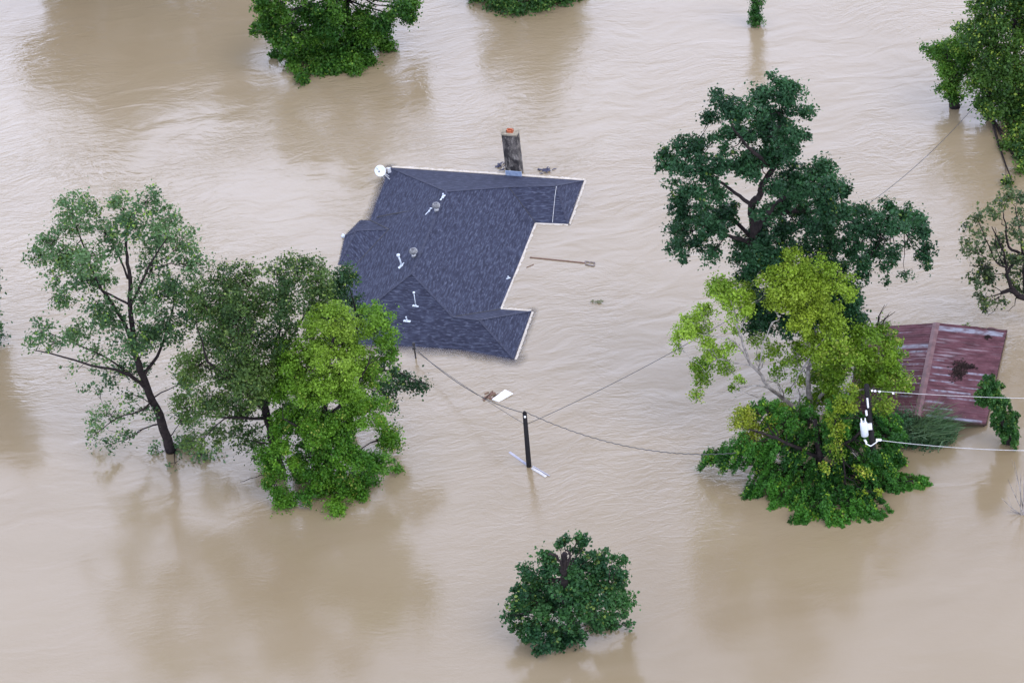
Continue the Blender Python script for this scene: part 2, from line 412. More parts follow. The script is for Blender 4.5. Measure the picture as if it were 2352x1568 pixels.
# foam where the current breaks along the eaves
def foam_mat():
    m, n, l, b = nmat('foam'); v = objco(n)
    ea = n.new('ShaderNodeAttribute'); ea.attribute_name = 'edge'; FA = n.new('ShaderNodeMath'); FA.operation = 'MULTIPLY_ADD'; FA.inputs[2].default_value = 0
    l.new(ea.outputs['Fac'], FA.inputs[0])
    FA.operation = 'ADD'; e2 = math_(n, l, 'MULTIPLY', ea.outputs['Fac'], .62); l.new(e2, FA.inputs[0])
    f = noise(n, l, v, 4, 5, .6); l.new(ramp(n, l, f, [(.3,(.42,.36,.28)),(.7,(.64,.58,.50))]), b.inputs['Base Color'])
    b.inputs['Roughness'].default_value = .6; l.new(bump(n, l, f, .6, .03), b.inputs['Normal'])
    l.new(math_(n, l, 'MULTIPLY', ramp(n, l, noise(n, l, v, 2.6, 6, .75), [(.3,(0,0,0)),(.7,(1,1,1))]), .55), FA.inputs[1]); l.new(ramp(n, l, FA.outputs[0], [(.42,(0,0,0)),(.62,(.92,.92,.92))]), b.inputs['Alpha']); return m
M_foam = foam_mat()
mb = MB()
def foam(pl, w, seed, out):
    rs = random.Random(seed); pts = [P(x, y, .0) for x, y in pl]; rows = []
    for s in range(len(pts)-1):
        a, b = pts[s], pts[s+1]; L = (b-a).length; k = max(2, int(L/.22)); d = (b-a).normalized(); nrm = Vector((d.y,-d.x,0))*out
        for i in range(k+(s == len(pts)-2)):
            t = i/k; c = a.lerp(b, t); ww = w*(.85+.3*rs.random())
            rows.append((c-nrm*.05, c+nrm*ww*.5, c+nrm*ww*1.7))
    rows = [(a_, b_, c_) for a_, b_, c_ in rows]; b0 = len(mb.V)
    for r in rows:
        mb.V += [r[0]+Vector((0,0,.012)), r[1]+Vector((0,0,.02)), r[2]+Vector((0,0,.006))]
    for i in range(len(rows)-1):
        for j in (0,1): mb.F.append((b0+i*3+j, b0+i*3+j+1, b0+i*3+3+j+1, b0+i*3+3+j))
foam([(900,384),(1117,398),(1344,414)], .14, 1, -1)
foam([(1344,414),(1327,463),(1308,515)], .08, 2, -1)
foam([(1305,516),(1230,513)], .12, 3, -1)
foam([(1230,513),(1192,608),(1150,708)], .10, 4, -1)
foam([(1150,709),(1220,714)], .1, 5, -1)
foam([(1223,716),(1184,826)], .08, 6, -1)
fo = mb.build('foam', M_foam, None, True); ea = fo.data.attributes.new('edge', 'FLOAT', 'POINT'); ea.data.foreach_set('value', [(1.0, .75, 0.0)[i % 3] for i in range(len(mb.V))])
tag(fo, 'pale broken foam line along the drowned eaves of the blue roof', 'foam', kind='stuff')

# ------------------------------------------------------------------ rusty shed
def rust_material():
    m, n, l, b = nmat('rusted_tin')
    uv = n.new('ShaderNodeUVMap'); uv.uv_map = 'UVMap'; U = uv.outputs[0]
    f = noise(n, l, mapping(n, l, U, (1.1,2.2,1)), 1, 6, .6)
    c = ramp(n, l, f, [(.3,(.045,.016,.02)),(.55,(.095,.037,.046)),(.75,(.14,.066,.078))])
    st = noise(n, l, mapping(n, l, U, (.45,5.5,1)), 1, 5, .6)
    gz = noise(n, l, mapping(n, l, U, (.2,.5,1)), 1, 2, .5)
    k = math_(n, l, 'MULTIPLY', ramp(n, l, st, [(.53,(0,0,0)),(.62,(1,1,1))]), ramp(n, l, gz, [(.45,(.05,.05,.05)),(.6,(.5,.5,.5))]))
    c = mixc(n, l, k, c, (.34,.30,.33))
    za = n.new('ShaderNodeAttribute'); za.attribute_name = 'zinc'
    zz = math_(n, l, 'MULTIPLY', za.outputs['Fac'], ramp(n, l, noise(n, l, mapping(n, l, U, (1.6,4,1)), 1, 4, .6), [(.35,(.2,.2,.2)),(.55,(1,1,1))]))
    c = mixc(n, l, zz, c, (.24,.25,.30))
    sp = noise(n, l, mapping(n, l, U, (1,1,1)), 9, 2, .5)
    c = mixc(n, l, ramp(n, l, sp, [(.73,(0,0,0)),(.76,(.8,.8,.8))]), c, (.45,.36,.2))
    dk = noise(n, l, mapping(n, l, U, (1,1,1)), 3.3, 4, .6)
    c = mixc(n, l, ramp(n, l, dk, [(.68,(0,0,0)),(.74,(.8,.8,.8))]), c, (.02,.012,.012))
    l.new(c, b.inputs['Base Color']); b.inputs['Roughness'].default_value = .8; b.inputs['Specular IOR Level'].default_value = .2
    l.new(bump(n, l, f, .3, .02), b.inputs['Normal']); return m
M_rust = rust_material(); M_zinc = simple('bare_zinc', (.36,.4,.46), (.6,.64,.7), .45, 5, .3)
shed_c = P(2150, 860, 0)
shed = empty('shed', (shed_c.x, shed_c.y, 0), 'low shed with a rust red corrugated tin gable roof standing in the flood', 'shed')
RA, RB = P(2151,742,1.45), P(2108,955,1.45)            # ridge far / near
STR = {0: [(.055,.02,.97,.15),(.985,.1,.95,.08),(.48,.05,.38,.04),(.505,.55,.98,.05),(.55,.08,.33,.04),(.57,.6,.98,.05),(.62,.06,.42,.05),(.66,.5,.9,.03),(.72,.1,.7,.04),(.78,.35,.9,.04),(.84,.05,.35,.06),(.9,.12,.5,.05),(.40,.06,.22,.03)],
       1: [(.25,.02,.6,.12),(.31,.02,.3,.06),(.09,.3,.7,.02),(.45,.05,.4,.03),(.52,.1,.5,.03),(.58,.02,.35,.03),(.66,.05,.3,.03),(.8,.1,.4,.03)]}
def slope(side, nm, ea, eb, wav=0):
    nx, ny = 40, 220; V = []; F = []; uv = []; Z = []; LL = (RB-RA).length; rz = random.Random(side+5)
    dash = {k: [rz.random() for _ in range(nx+1)] for k in range(len(STR[side]))}
    for j in range(ny+1):
        t = j/ny; a = RA.lerp(RB, t); b = ea.lerp(eb, t)
        for i in range(nx+1):
            s = i/nx; p = a.lerp(b, s)
            p = p+Vector((0,0,.018*math.sin(j*math.pi/3.0)))
            if t < .06 and s > .55 and wav: p += Vector((0,-.25*math.sin((s-.55)*20)*(.06-t)/.06, .12*math.sin((s-.5)*17)*(.06-t)/.06))
            V.append(p); uv.append((s*(b-a).length+side*9, t*(RB-RA).length))
            z = 0
            for k, (st, s0, s1, w) in enumerate(STR[side]):
                dd = abs(t-st)*LL/(w*1.1)
                if s0 < s < s1 and dd < 1.6: z = max(z, min(1, 1.9-dd*1.2)*(.25+.75*dash[k][i] if w < .07 else .9))
            Z.append(z)
    for j in range(ny):
        for i in range(nx):
            q_ = j*(nx+1)+i; F.append((q_, q_+1, q_+nx+2, q_+nx+1))
    me = bpy.data.meshes.new(nm); me.from_pydata([tuple(v) for v in V], [], F); u = me.uv_layers.new(name='UVMap')
    for lp in me.loops: u.data[lp.index].uv = uv[lp.vertex_index]
    za = me.attributes.new('zinc', 'FLOAT', 'POINT'); za.data.foreach_set('value', Z)
    me.polygons.foreach_set('use_smooth', [True]*len(F)); me.update()
    o = link(nm, me, M_rust, shed); o.modifiers.new('sheet', 'SOLIDIFY').thickness = .02; return o
EA, EB = P(2312,758,.22), P(2264,973,.22)
LA, LB = P(1985,752,.22), P(1944,944,.22)
slope(0, 'roof_panel', EA, EB, 1); slope(1, 'roof_panel', LA, LB)
def sp(t, s, off=.03, left=False):
    a = RA.lerp(RB, t); b = (LA if left else EA).lerp(LB if left else EB, t); return a.lerp(b, s)+Vector((0,0,off))
q = MB(); n_ = 40
for i in range(n_):
    t0, t1 = i/n_, (i+.985)/n_
    for lf in (False, True):
        q.poly([sp(t0,0,.06), sp(t0,.05,.045,lf), sp(t1,.05,.045,lf), sp(t1,0,.06)])
q.build('ridge_cap', simple('rust_cap', (.07,.03,.032), (.17,.085,.085), .6, 2.5), shed)
q = MB()
for lf in (False, True):
    for t in (.0, 1.0): q.tube([sp(t,0,-.06), sp(t,1,-.06,lf)], .06, 4)
q.tube([sp(0,1,-.06), sp(1,1,-.06)], .07, 4); q.tube([sp(0,1,-.06,True), sp(1,1,-.06,True)], .07, 4)
for t in (.02,.5,.98):
    for lf in (False, True):
        for s in (.97,): a = sp(t, s, -.05, lf); q.tube([a, Vector((a.x, a.y, -1))], .08, 6)
a = sp(.98,0,-.05); q.tube([a, Vector((a.x,a.y,-1))], .09, 6); a = sp(.02,0,-.05); q.tube([a, Vector((a.x,a.y,-1))], .09, 6)
q.build('timber_frame', simple('old_timber', (.035,.022,.02), (.10,.06,.05), .85, 4), shed)
# leaf litter heap on the roof
q = MB()
for i in range(420):
    s, t = random.gauss(.46,.05), random.gauss(.50,.045)
    if random.random() < .3: s, t = random.gauss(.55,.07), random.gauss(.44,.012)
    if random.random() < .12: s, t = random.gauss(.76,.02), random.gauss(.11,.008)
    p = sp(t, s, .05+abs(random.gauss(0,.05))); d = Vector((random.gauss(0,1), random.gauss(0,1), random.gauss(0,.4))).normalized(); e = d.orthogonal().normalized()
    q.poly([p-d*.09, p+e*.04, p+d*.09, p-e*.04])
lt = q.build('leaf_litter', simple('rotting_leaves', (.012,.008,.01), (.04,.025,.02), .95, 8)); tag(lt, 'dark heap of rotting leaves lying on the rusty tin roof', 'leaf litter', kind='stuff')

# ------------------------------------------------------------------ trees
def leaf_material(name, rough=.5, trans=.28):
    m, n, l, b = nmat(name)
    at = n.new('ShaderNodeAttribute'); at.attribute_name = 'tint'
    l.new(at.outputs['Color'], b.inputs['Base Color']); b.inputs['Roughness'].default_value = rough
    b.inputs['Specular IOR Level'].default_value = .22
    tr = n.new('ShaderNodeBsdfTranslucent'); l.new(mixc(n, l, 1.0, at.outputs['Color'], (1.5,1.6,.6,1), 'MULTIPLY'), tr.inputs['Color'])
    mx_ = n.new('ShaderNodeMixShader'); mx_.inputs[0].default_value = trans
    l.new(b.outputs[0], mx_.inputs[1]); l.new(tr.outputs[0], mx_.inputs[2])
    l.new(mx_.outputs[0], n['Material Output'].inputs['Surface']); return m
M_leaf = leaf_material('leaf')
M_bark = simple('dark_bark', (.009,.007,.008), (.032,.024,.022), .95, 5, 0, .5)
M_barkg = simple('pale_bark', (.10,.085,.075), (.38,.35,.32), .85, 3, 0, .4)

def ball(k):
    d = RNG.normal(size=(k,3)); d /= np.linalg.norm(d, axis=1, keepdims=True)+1e-9
    return d*RNG.random((k,1))**.45
def leaves_mesh(C, Nn, L, Wd, T):
    """one folded rhombic leaf per row: centre, normal, length, width, tint"""
    k = len(C); r = RNG.normal(size=(k,3)); d = r-Nn*(r*Nn).sum(1, keepdims=True); d /= np.linalg.norm(d, axis=1, keepdims=True)+1e-9
    s = np.cross(Nn, d); L = L[:,None]; Wd = Wd[:,None]
    V = np.empty((k,4,3)); V[:,0] = C-d*L*.5; V[:,2] = C+d*L*.5-Nn*L*.12
    V[:,1] = C+s*Wd*.5+Nn*Wd*.16-d*L*.06; V[:,3] = C-s*Wd*.5+Nn*Wd*.16-d*L*.06
    me = mesh_np('crown', V.reshape(-1,3), np.arange(k*4).reshape(-1,4))
    a = me.color_attributes.new('tint', 'FLOAT_COLOR', 'POINT')
    col = np.ones((k,4,4), np.float32); col[:,:,:3] = T[:,None,:]; a.data.foreach_set('color', col.ravel()); return me

PER = 2.6; NLEAF = []; DN = 1.9
def tree(name, label, base, limbs, blobs, tf=(1,0,0), c1=(.03,.07,.025), c2=(.05,.11,.03), hi=None, leaf=.2, asp=.7, dens=3.2, per=26, cs=.26,
         r0=.3, bark=None, cat='tree', depth=1.0, layers=1, droop=0, twig=.012, upn=.55, hi_p=.15, group=None, topc=None, root=None, bscale=1.0, jit=.12):
    k, ox, oy = tf; T = lambda x, y: (x*k+ox, y*k+oy)
    bp = P(*base, 0); Y0 = bp.y; u = mpp(bp)
    if root is None: root = empty(name, (bp.x, bp.y, 0), label, cat, group)
    rs = random.Random(hash((round(base[0]), round(base[1]))) & 0xffff)
    # trunk and limbs
    nodes = []; tb = MB()
    def limb(pl, ra, rb):
        pts = []
        for q_ in pl:
            x, y = T(q_[0], q_[1]); dy = q_[2] if len(q_) > 2 else 0
            pts.append(PY(x, y, Y0+dy))
        sm = []
        for i in range(len(pts)-1):
            p0, p1, p2, p3 = pts[max(i-1,0)], pts[i], pts[i+1], pts[min(i+2,len(pts)-1)]
            for j in range(4):
                t = j/4; sm.append(.5*((2*p1)+(p2-p0)*t+(2*p0-5*p1+4*p2-p3)*t*t+(3*p1-p0-3*p2+p3)*t**3)+Vector((rs.gauss(0,.03),rs.gauss(0,.03),0)))
        sm.append(pts[-1]); m = len(sm)-1
        rad = [ra+(rb-ra)*(i/m)**.8 for i in range(m+1)]
        tb.tube(sm, rad, 8)
        for p_, r_ in zip(sm, rad): nodes.append((p_, r_))
    for L_ in limbs: limb(*L_)
    if limbs:
        f0 = limbs[0]; x, y = T(*f0[0][0][:2]); p = PY(x, y, Y0+(f0[0][0][2] if len(f0[0][0])>2 else 0)); tb.tube([p-Vector((0,0,2.0)), p], [f0[1]*1.15, f0[1]], 8)
    else:
        nodes.append((bp, r0)); tb.tube([bp-Vector((0,0,2)), bp+Vector((0,0,1.2))], [r0*1.2, r0*.6], 8)
    # crown
    cen = []; 
    for b in blobs:
        x, y = T(b[0], b[1]); rx, ry = b[2]*k*u*bscale, b[3]*k*u*bscale
        dn = b[5] if len(b) > 5 else 1.0
        for ly in range(layers):
            dy = (b[4] if len(b) > 4 and b[4] is not None and ly == 0 else rs.uniform(-1,1)*depth*(1.0 if ly == 0 else 1.5))
            c = PY(x+rs.uniform(-4,4)*ly, y+rs.uniform(-4,4)*ly, Y0+dy)
            if c.z < .25: c = P(x, y, .25)
            cen.append((c, rx, ry, dn))
    br = MB(); CC = []; OC = []; TT = []
    for c, rx, ry, dn in cen:
        near = min(nodes, key=lambda nd: (nd[0]-c).length+max(0, nd[0].z-c.z)*.6)
        a, ra = near; dvec = c-a; rr = min(ra*.75, .02+.011*dvec.length)
        pts = [a.lerp(c, t)+Vector((rs.gauss(0,.07),rs.gauss(0,.07),rs.gauss(0,.05)-.12*math.sin(t*math.pi)*dvec.length*.3))*(0 if t in (0,) else 1) for t in (0,.25,.5,.75,1)]
        br.tube(pts, [rr, rr*.85, rr*.65, rr*.5, rr*.35], 5, False)
        area = math.pi*rx*ry; nc = max(2, int(area*dens*DN*dn+rs.random()))
        tone = np.clip(rs.gauss(.5,.25), 0, 1)
        for i in range(nc):
            th = rs.uniform(0, 2*math.pi); cz = rs.uniform(-1,1); q = math.sqrt(1-cz*cz); R = rs.random()**.42
            rd = (rx+ry)/2
            o = Vector((q*math.cos(th)*rx, q*math.sin(th)*rd, cz*ry/.85))*R
            p = c+o
            if p.z < .08: p.z = .08+rs.random()*.2
            if twig and rs.random() < .75:
                st = c.lerp(a, rs.uniform(0,.3)); br.tube([st, st.lerp(p,.5)+Vector((rs.gauss(0,.05),rs.gauss(0,.05),rs.gauss(0,.05))), p], [twig*1.3, twig, twig*.5], 4, False)
            nn = max(3, int(per*PER*rs.uniform(.55,1.35)))
            s_ = cs*rs.choice((.55,.8,1,1,1.3,1.6)); nn = max(3, int(nn*(s_/cs)**1.3))
            if droop:
                dr = Vector((p.x-bp.x, p.y-bp.y, 0)); dr = dr.normalized() if dr.length > .1 else Vector((0,-1,0))
                t = RNG.random(nn)[:,None]*droop
                pts_ = np.array(p)[None,:]+np.array(dr)[None,:]*t*.55-np.array((0,0,1.0))[None,:]*(t**1.3)+ball(nn)*s_*.9
            else:
                pts_ = np.array(p)[None,:]+np.where(RNG.random((nn,1))<.16, np.clip(RNG.normal(size=(nn,3))*1.15,-2.1,2.1), ball(nn)*np.array((1.75,1.75,1.2)))*s_
            CC.append(pts_); od = np.array((p-c).normalized() if (p-c).length > 1e-4 else (0,0,1)); OC.append(np.repeat(od[None,:], nn, 0))
            tt = np.clip(tone+rs.gauss(0,.22)+RNG.normal(size=nn)*.18, 0, 1)[:,None]
            colr = np.array(c1)[None,:]*(1-tt)+np.array(c2)[None,:]*tt
            if hi is not None and rs.random() < hi_p*2:
                mk = RNG.random(nn) < hi_p*2; colr[mk] = np.array(hi)*RNG.uniform(.7,1.15,(mk.sum(),1))
            if topc is not None:      # brighter tint blended into part of the crown (x0,y0,r,colour)
                for (tx, ty, tr_, tcol) in topc:
                    X_, Y_ = T(tx, ty); pc = PY(X_, Y_, Y0); w_ = math.exp(-(((p.x-pc.x)**2+(p.z-pc.z)**2)/(tr_*k*u)**2))
                    colr = colr*(1-w_)+np.array(tcol)[None,:]*w_*RNG.uniform(.75,1.2,(nn,1))
            TT.append(colr*RNG.uniform(.8,1.2,(nn,1)))
    NLEAF.append((name, sum(len(c) for c in CC)))
    C = np.concatenate(CC); O = np.concatenate(OC); TT = np.concatenate(TT)
    C[:,2] = np.maximum(C[:,2], .03)
    N_ = RNG.normal(size=C.shape)*.55+O*.35+np.array((0,0,upn)); N_ /= np.linalg.norm(N_, axis=1, keepdims=True)
    sz = leaf*RNG.choice([.55,.7,.85,1,1.2],len(C))*RNG.uniform(.85,1.15,len(C))
    b_ = len(tb.V); tb.V += br.V; tb.F += [tuple(i+b_ for i in f) for f in br.F]; tb.build('trunk', bark or M_bark, root, True)
    link('crown', leaves_mesh(C, N_, sz, sz*asp, TT), M_leaf, root)
    return root

Z1 = (1,0,0)
# 1 tall sparse cottonwood, far left
tree('cottonwood_tree', 'tall open crowned tree with leaning dark trunk, furthest left of the left tree group', (394,1036),
 [([(394,1036),(371,968),(344,903),(318,835),(309,794),(299,704),(296,620),(290,560),(300,490)], .30, .05),
  ([(309,794,0),(270,715,.6),(225,650,.8),(200,590,1),(175,520,1.2)], .14, .03),
  ([(299,704,0),(345,610,-.6),(385,545,-1)], .10, .03), ([(296,640,0),(268,580,0),(250,530,.4)], .07, .025),
  ([(339,890,0),(280,855,-.8),(210,838,-1),(130,815,-1),(80,805,-1)], .11, .025), ([(344,903,0),(300,860,.5),(240,820,1),(150,780,1.5),(110,765,1.5)], .09, .025),
  ([(330,860,0),(370,800,1),(400,700,2),(410,630,2)], .12, .03), ([(350,915,0),(330,940,-1),(270,960,-1.5),(215,1000,-2)], .07, .02),
  ([(372,970,0),(330,985,.5),(290,1010,1)], .06, .02), ([(300,700,0),(240,670,1),(190,650,2),(110,690,2)], .07,.02)],
 [(420,1020,50,22,.3,.7),(470,1045,40,14,.5,.7),(350,1030,40,12,.5,.5),(250,1020,40,14,0,.5),(210,960,34,20,None,.25),(300,860,50,30,.6,.5),(340,760,50,50,.8,.7),(160,480,34,32),(165,515,36,30),(205,478,26,28),(240,535,38,34),(118,560,34,28),(82,588,28,20),(152,590,40,30),(200,590,42,36),(283,480,28,32),(338,462,36,30),
  (310,520,40,34),(385,505,36,26),(360,550,48,36),(418,560,34,34),(440,605,44,36),(262,560,22,26),(190,645,40,30),(118,640,26,18,0,.7),(150,690,34,24,1,.8),(235,640,34,26),
  (100,755,34,22,None,.7),(68,790,22,16,None,.6),(125,785,38,20,None,.6),(180,760,44,30,None,.8),(250,735,46,38),(330,690,36,36),(400,680,48,46),(380,760,50,44),(300,790,44,30),
  (225,815,46,18,None,.5),(180,845,46,12,None,.3),(260,865,46,26,None,.4),(225,900,36,30,None,.28),(300,900,30,30,None,.3),(255,950,46,26,None,.42),(330,940,40,30,None,.4),(205,1000,30,18,None,.4),
  (290,1010,40,16,None,.4),(430,870,40,46,1,.8),(425,960,36,34,1,.6),(405,1062,36,9,None,.5),(440,720,40,50,1.5),(350,620,40,40,0,.7),(230,700,40,26,0,.7),(130,600,30,24,0,.8)],
 c1=(.035,.085,.035), c2=(.10,.18,.075), hi=(.2,.32,.06), leaf=.17, asp=.85, dens=5.2, per=10.5, cs=.22, depth=1.6, twig=.012, upn=.3, hi_p=.12)
# 2 middle trees
tree('tallow_tree', 'mid green tree with many dark boughs in the middle of the left tree group', (640,1075),
 [([(640,1075),(625,1000),(610,940),(585,890),(560,830),(530,740),(520,660)], .34, .05), ([(610,940,0),(540,880,-1),(480,830,-1),(450,740,-1)], .16,.03),
  ([(612,930,0),(620,850,1),(640,760,1),(650,640,1)], .16,.03), ([(620,960,0),(540,960,-1.5),(460,950,-2)], .12,.025), ([(620,850,1),(690,740,1.5),(740,640,1.5)], .1,.025),
  ([(600,900,0),(570,820,-.5),(590,720,-.5)], .1,.02)],
 [(510,640,44,32),(562,642,40,30),(470,690,40,44),(530,700,44,44),(600,690,40,40),(642,640,38,36),(690,620,34,28),(662,598,24,12),(728,650,40,34),(735,615,24,14),
  (655,690,48,36),(720,700,44,30),(500,780,52,44),(570,780,50,46),(450,830,44,44),(520,860,48,44),(590,850,50,40),(480,920,52,36),(550,930,44,36),(620,900,36,36),
  (425,930,36,36,None,.7),(500,990,52,26,None,.7),(455,1015,44,20,None,.6),(560,1000,36,30,None,.8),(600,1020,32,26),(540,740,60,60),(560,870,60,60),(640,780,50,60)],
 c1=(.022,.055,.014), c2=(.088,.15,.034), hi=(.17,.24,.06), leaf=.165, asp=.7, dens=5.2, per=18, cs=.24, depth=2.2, layers=1, twig=.013, hi_p=.12)
tree('glossy_leaved_tree', 'dark green tree between the yellow green tree and the blue roof corner', (800,985),
 [([(800,985),(805,900),(790,800),(770,700),(760,640)], .24,.04), ([(805,900,0),(860,860,-1.5),(905,850,-2),(945,870,-2.3),(985,885,-2.3)], .09,.02), ([(800,840,0),(820,740,0),(800,650,0)], .1,.02)],
 [(790,650,30,32),(802,622,13,12),(800,690,30,28),(760,660,30,34),(830,720,24,24),(740,720,40,40),(900,860,26,22,-2),(935,880,34,20,-2,.9),(972,888,20,12,-2,.8),(895,905,26,20,-1.5,.8),(905,930,14,10,-1.5,.6),(870,830,24,34),(880,880,20,26)],
 c1=(.014,.045,.018), c2=(.045,.105,.04), hi=(.18,.25,.05), leaf=.17, dens=5, per=18, cs=.22, depth=1.4, hi_p=.08)
# 3 yellow green
tree('yellow_green_tree', 'dense yellow green tree at the front of the left tree group', (755,1110),
 [([(755,1110),(750,1040),(745,950),(750,850),(770,760)], .3,.06), ([(750,1040,0),(700,990,-1),(650,960,-1)], .12,.03), ([(748,960,0),(810,900,-1),(850,820,-1)], .12,.03), ([(620,1085,-.5),(600,1092,-.5),(552,1106,-.5)], .03,.015)],
 [(690,1095,34,34,None,.7),(705,1140,26,20,None,.6),(750,1090,50,40),(830,1140,30,18,None,.7),(760,735,50,32),(850,700,34,15,0,.7),(720,785,50,44),(800,780,50,44),(862,745,36,36),(888,800,26,36),(690,850,50,44),(770,850,54,46),(840,850,46,46),(655,820,30,34,1),
  (640,880,38,38,1),(720,910,52,40),(800,910,54,38),(660,960,44,36),(750,980,60,36),(840,950,54,36),(890,1000,26,32),(640,1040,42,40),(720,1050,54,40),(800,1050,54,42),
  (865,1060,42,30),(632,1110,30,34),(655,1150,24,20),(740,1115,44,20,None,.6),(800,1115,46,28),(780,1158,32,16,None,.8),(845,1095,38,18),(912,1073,17,9),(615,1070,26,26),(700,950,50,40),(760,1000,60,50)],
 c1=(.032,.115,.010), c2=(.105,.235,.018), hi=(.28,.31,.06), leaf=.135, asp=.75, dens=4.8, per=50, cs=.2, depth=1.6, layers=1, upn=.75, hi_p=.08,
 topc=[(760,800,110,(.18,.31,.03)),(780,760,60,(.22,.33,.04))])  # sky-lit top of the crown painted into the leaf colours
# 4 tree at the top left
Z4 = (.2032,551.3,0)
tree('broadleaf_tree', 'large bright green broadleaf tree cut off by the top edge, left of centre', (800,120),
 [([(1230,520,2.5),(1220,300,2.5),(1210,0,2),(1200,-300,1)], .35,.1)],
 [(850,650,120,80),(1000,700,110,60),(1150,480,120,90),(1000,340,140,100),(620,780,70,50),(950,790,90,40),(1600,420,100,80),(1350,520,110,80),(250,60,110,60),(300,170,130,80),(480,150,120,90),(220,330,80,60),(120,370,50,30),(350,330,120,80),(420,450,110,80),(600,300,130,90),(600,480,120,90),(450,600,80,60,None,.8),(560,680,120,70),
  (700,600,120,90),(760,150,140,100),(900,300,140,100),(850,450,120,90),(1000,130,140,100),(900,600,130,80),(1050,500,130,90),(1180,650,120,80),(1100,770,120,45),(850,780,110,60),(710,870,60,50),
  (690,925,40,30),(1250,770,120,36),(1300,690,100,60),(1420,600,110,60),(1450,700,70,40),(1300,400,140,100),(1460,400,90,90),(1200,200,140,100),(1400,200,140,100),(1640,520,80,60),(1720,550,50,36),
  (1600,250,130,90),(1780,110,140,90),(1900,190,80,50),(1950,50,90,70),(350,-100,200,120),(700,-120,200,130),(1100,-120,200,130),(1500,-100,200,130),(1850,-100,150,110),(600,-330,220,150),(1000,-380,230,150),(1400,-330,220,150),(1000,-600,220,130),(1300,-560,200,120)],
 Z4, c1=(.02,.075,.010), c2=(.075,.175,.018), hi=(.17,.28,.04), leaf=.2, asp=.7, dens=7, per=32, cs=.23, depth=1.9, hi_p=.1)
# 5 top centre
tree('leafy_tree', 'dark green leafy tree dipping its lower boughs below the top edge near the centre', (1205,-15),
 [([(1205,-15),(1200,-120),(1200,-220)], .3,.1)],
 [(1100,-5,30,16),(1150,5,36,20),(1190,18,34,16),(1240,8,40,18),(1290,-5,36,14),(1320,-8,20,10),(1200,-30,60,36),(1260,-40,60,36),(1140,-50,50,40),(1300,-60,40,40),(1200,-100,70,50),(1130,-120,60,50),(1270,-120,60,50),(1180,-180,70,50),(1240,-190,60,50),(1200,-240,50,30)],
 c1=(.016,.055,.014), c2=(.05,.13,.025), hi=(.15,.25,.05), leaf=.2, dens=4.6, per=26, cs=.27, depth=1.6)
# 6 vine covered stub
tree('vine_clad_stump', 'narrow vine covered trunk standing alone in the water at the top edge', (1738,56),
 [([(1738,56),(1735,20),(1730,-20),(1724,-60)], .26,.16)],
 [(1738,48,15,12,-.2),(1732,30,13,14,-.2),(1737,10,13,14,-.1),(1728,-6,12,14,0),(1730,-40,14,20),(1726,-70,22,20)],
 c1=(.018,.075,.014), c2=(.06,.16,.03), leaf=.12, dens=22, per=20, cs=.12, depth=.1, twig=0, cat='tree stump')
# 7 right top: vine trunk and big tree
Z7 = (.2814,2058,0)
tree('vine_smothered_tree', 'short tree smothered in bright vines left of the big tree in the top right corner', (2190,246),
 [([(480,870),(470,780),(455,650),(440,520),(430,450)], .36,.15)],
 [(230,400,36,14,None,.8),(330,395,50,40),(400,450,80,66),(500,390,70,66),(540,480,70,66),(420,560,56,56),(440,650,52,56),(450,730,50,50),(470,800,44,44),(345,715,26,16,None,.6),(500,240,34,34,None,.5),(560,300,60,46,None,.7),(490,600,60,50)],
 Z7, c1=(.022,.085,.012), c2=(.09,.2,.022), hi=(.27,.4,.06), leaf=.17, dens=9, per=26, cs=.22, depth=.6, hi_p=.12, bscale=1.2)
tree('big_shade_tree', 'large mid green tree filling the top right corner', (2285,268),
 [([(770,920),(765,740),(745,560),(760,420),(820,300)], .26,.06), ([(1085,1380,.3),(1060,1150,.3),(1030,960,0),(990,700),(980,400),(960,100)], .28,.1)],
 [(640,40,44,44,None,.8),(700,150,90,56,None,.8),(610,250,70,50,None,.8),(750,270,80,60),(850,150,84,56,None,.7),(950,60,90,56),(900,250,80,50,None,.5),(1000,200,70,60,None,.7),(660,350,70,54),(700,450,90,60),
  (850,440,100,70),(1000,400,90,80),(650,600,70,60),(615,690,44,40),(780,620,100,76),(950,620,100,86),(720,800,60,50),(850,780,100,76),(1000,780,96,90),(800,920,70,40),(950,920,90,70),(1010,1030,56,56),
  (950,1170,70,40),(1020,1270,36,56),(1030,1380,26,46),(930,1472,34,9),(1150,300,120,150),(1150,600,120,150),(1150,900,120,150),(1120,1200,90,100),(1250,100,150,150),(1050,-80,150,120),(800,-60,120,90),(1300,500,150,150),(1100,-300,150,120)],
 Z7, c1=(.02,.06,.014), c2=(.07,.145,.022), hi=(.25,.34,.05), leaf=.2, dens=6, per=26, cs=.28, depth=1.6, hi_p=.12, bscale=1.25)
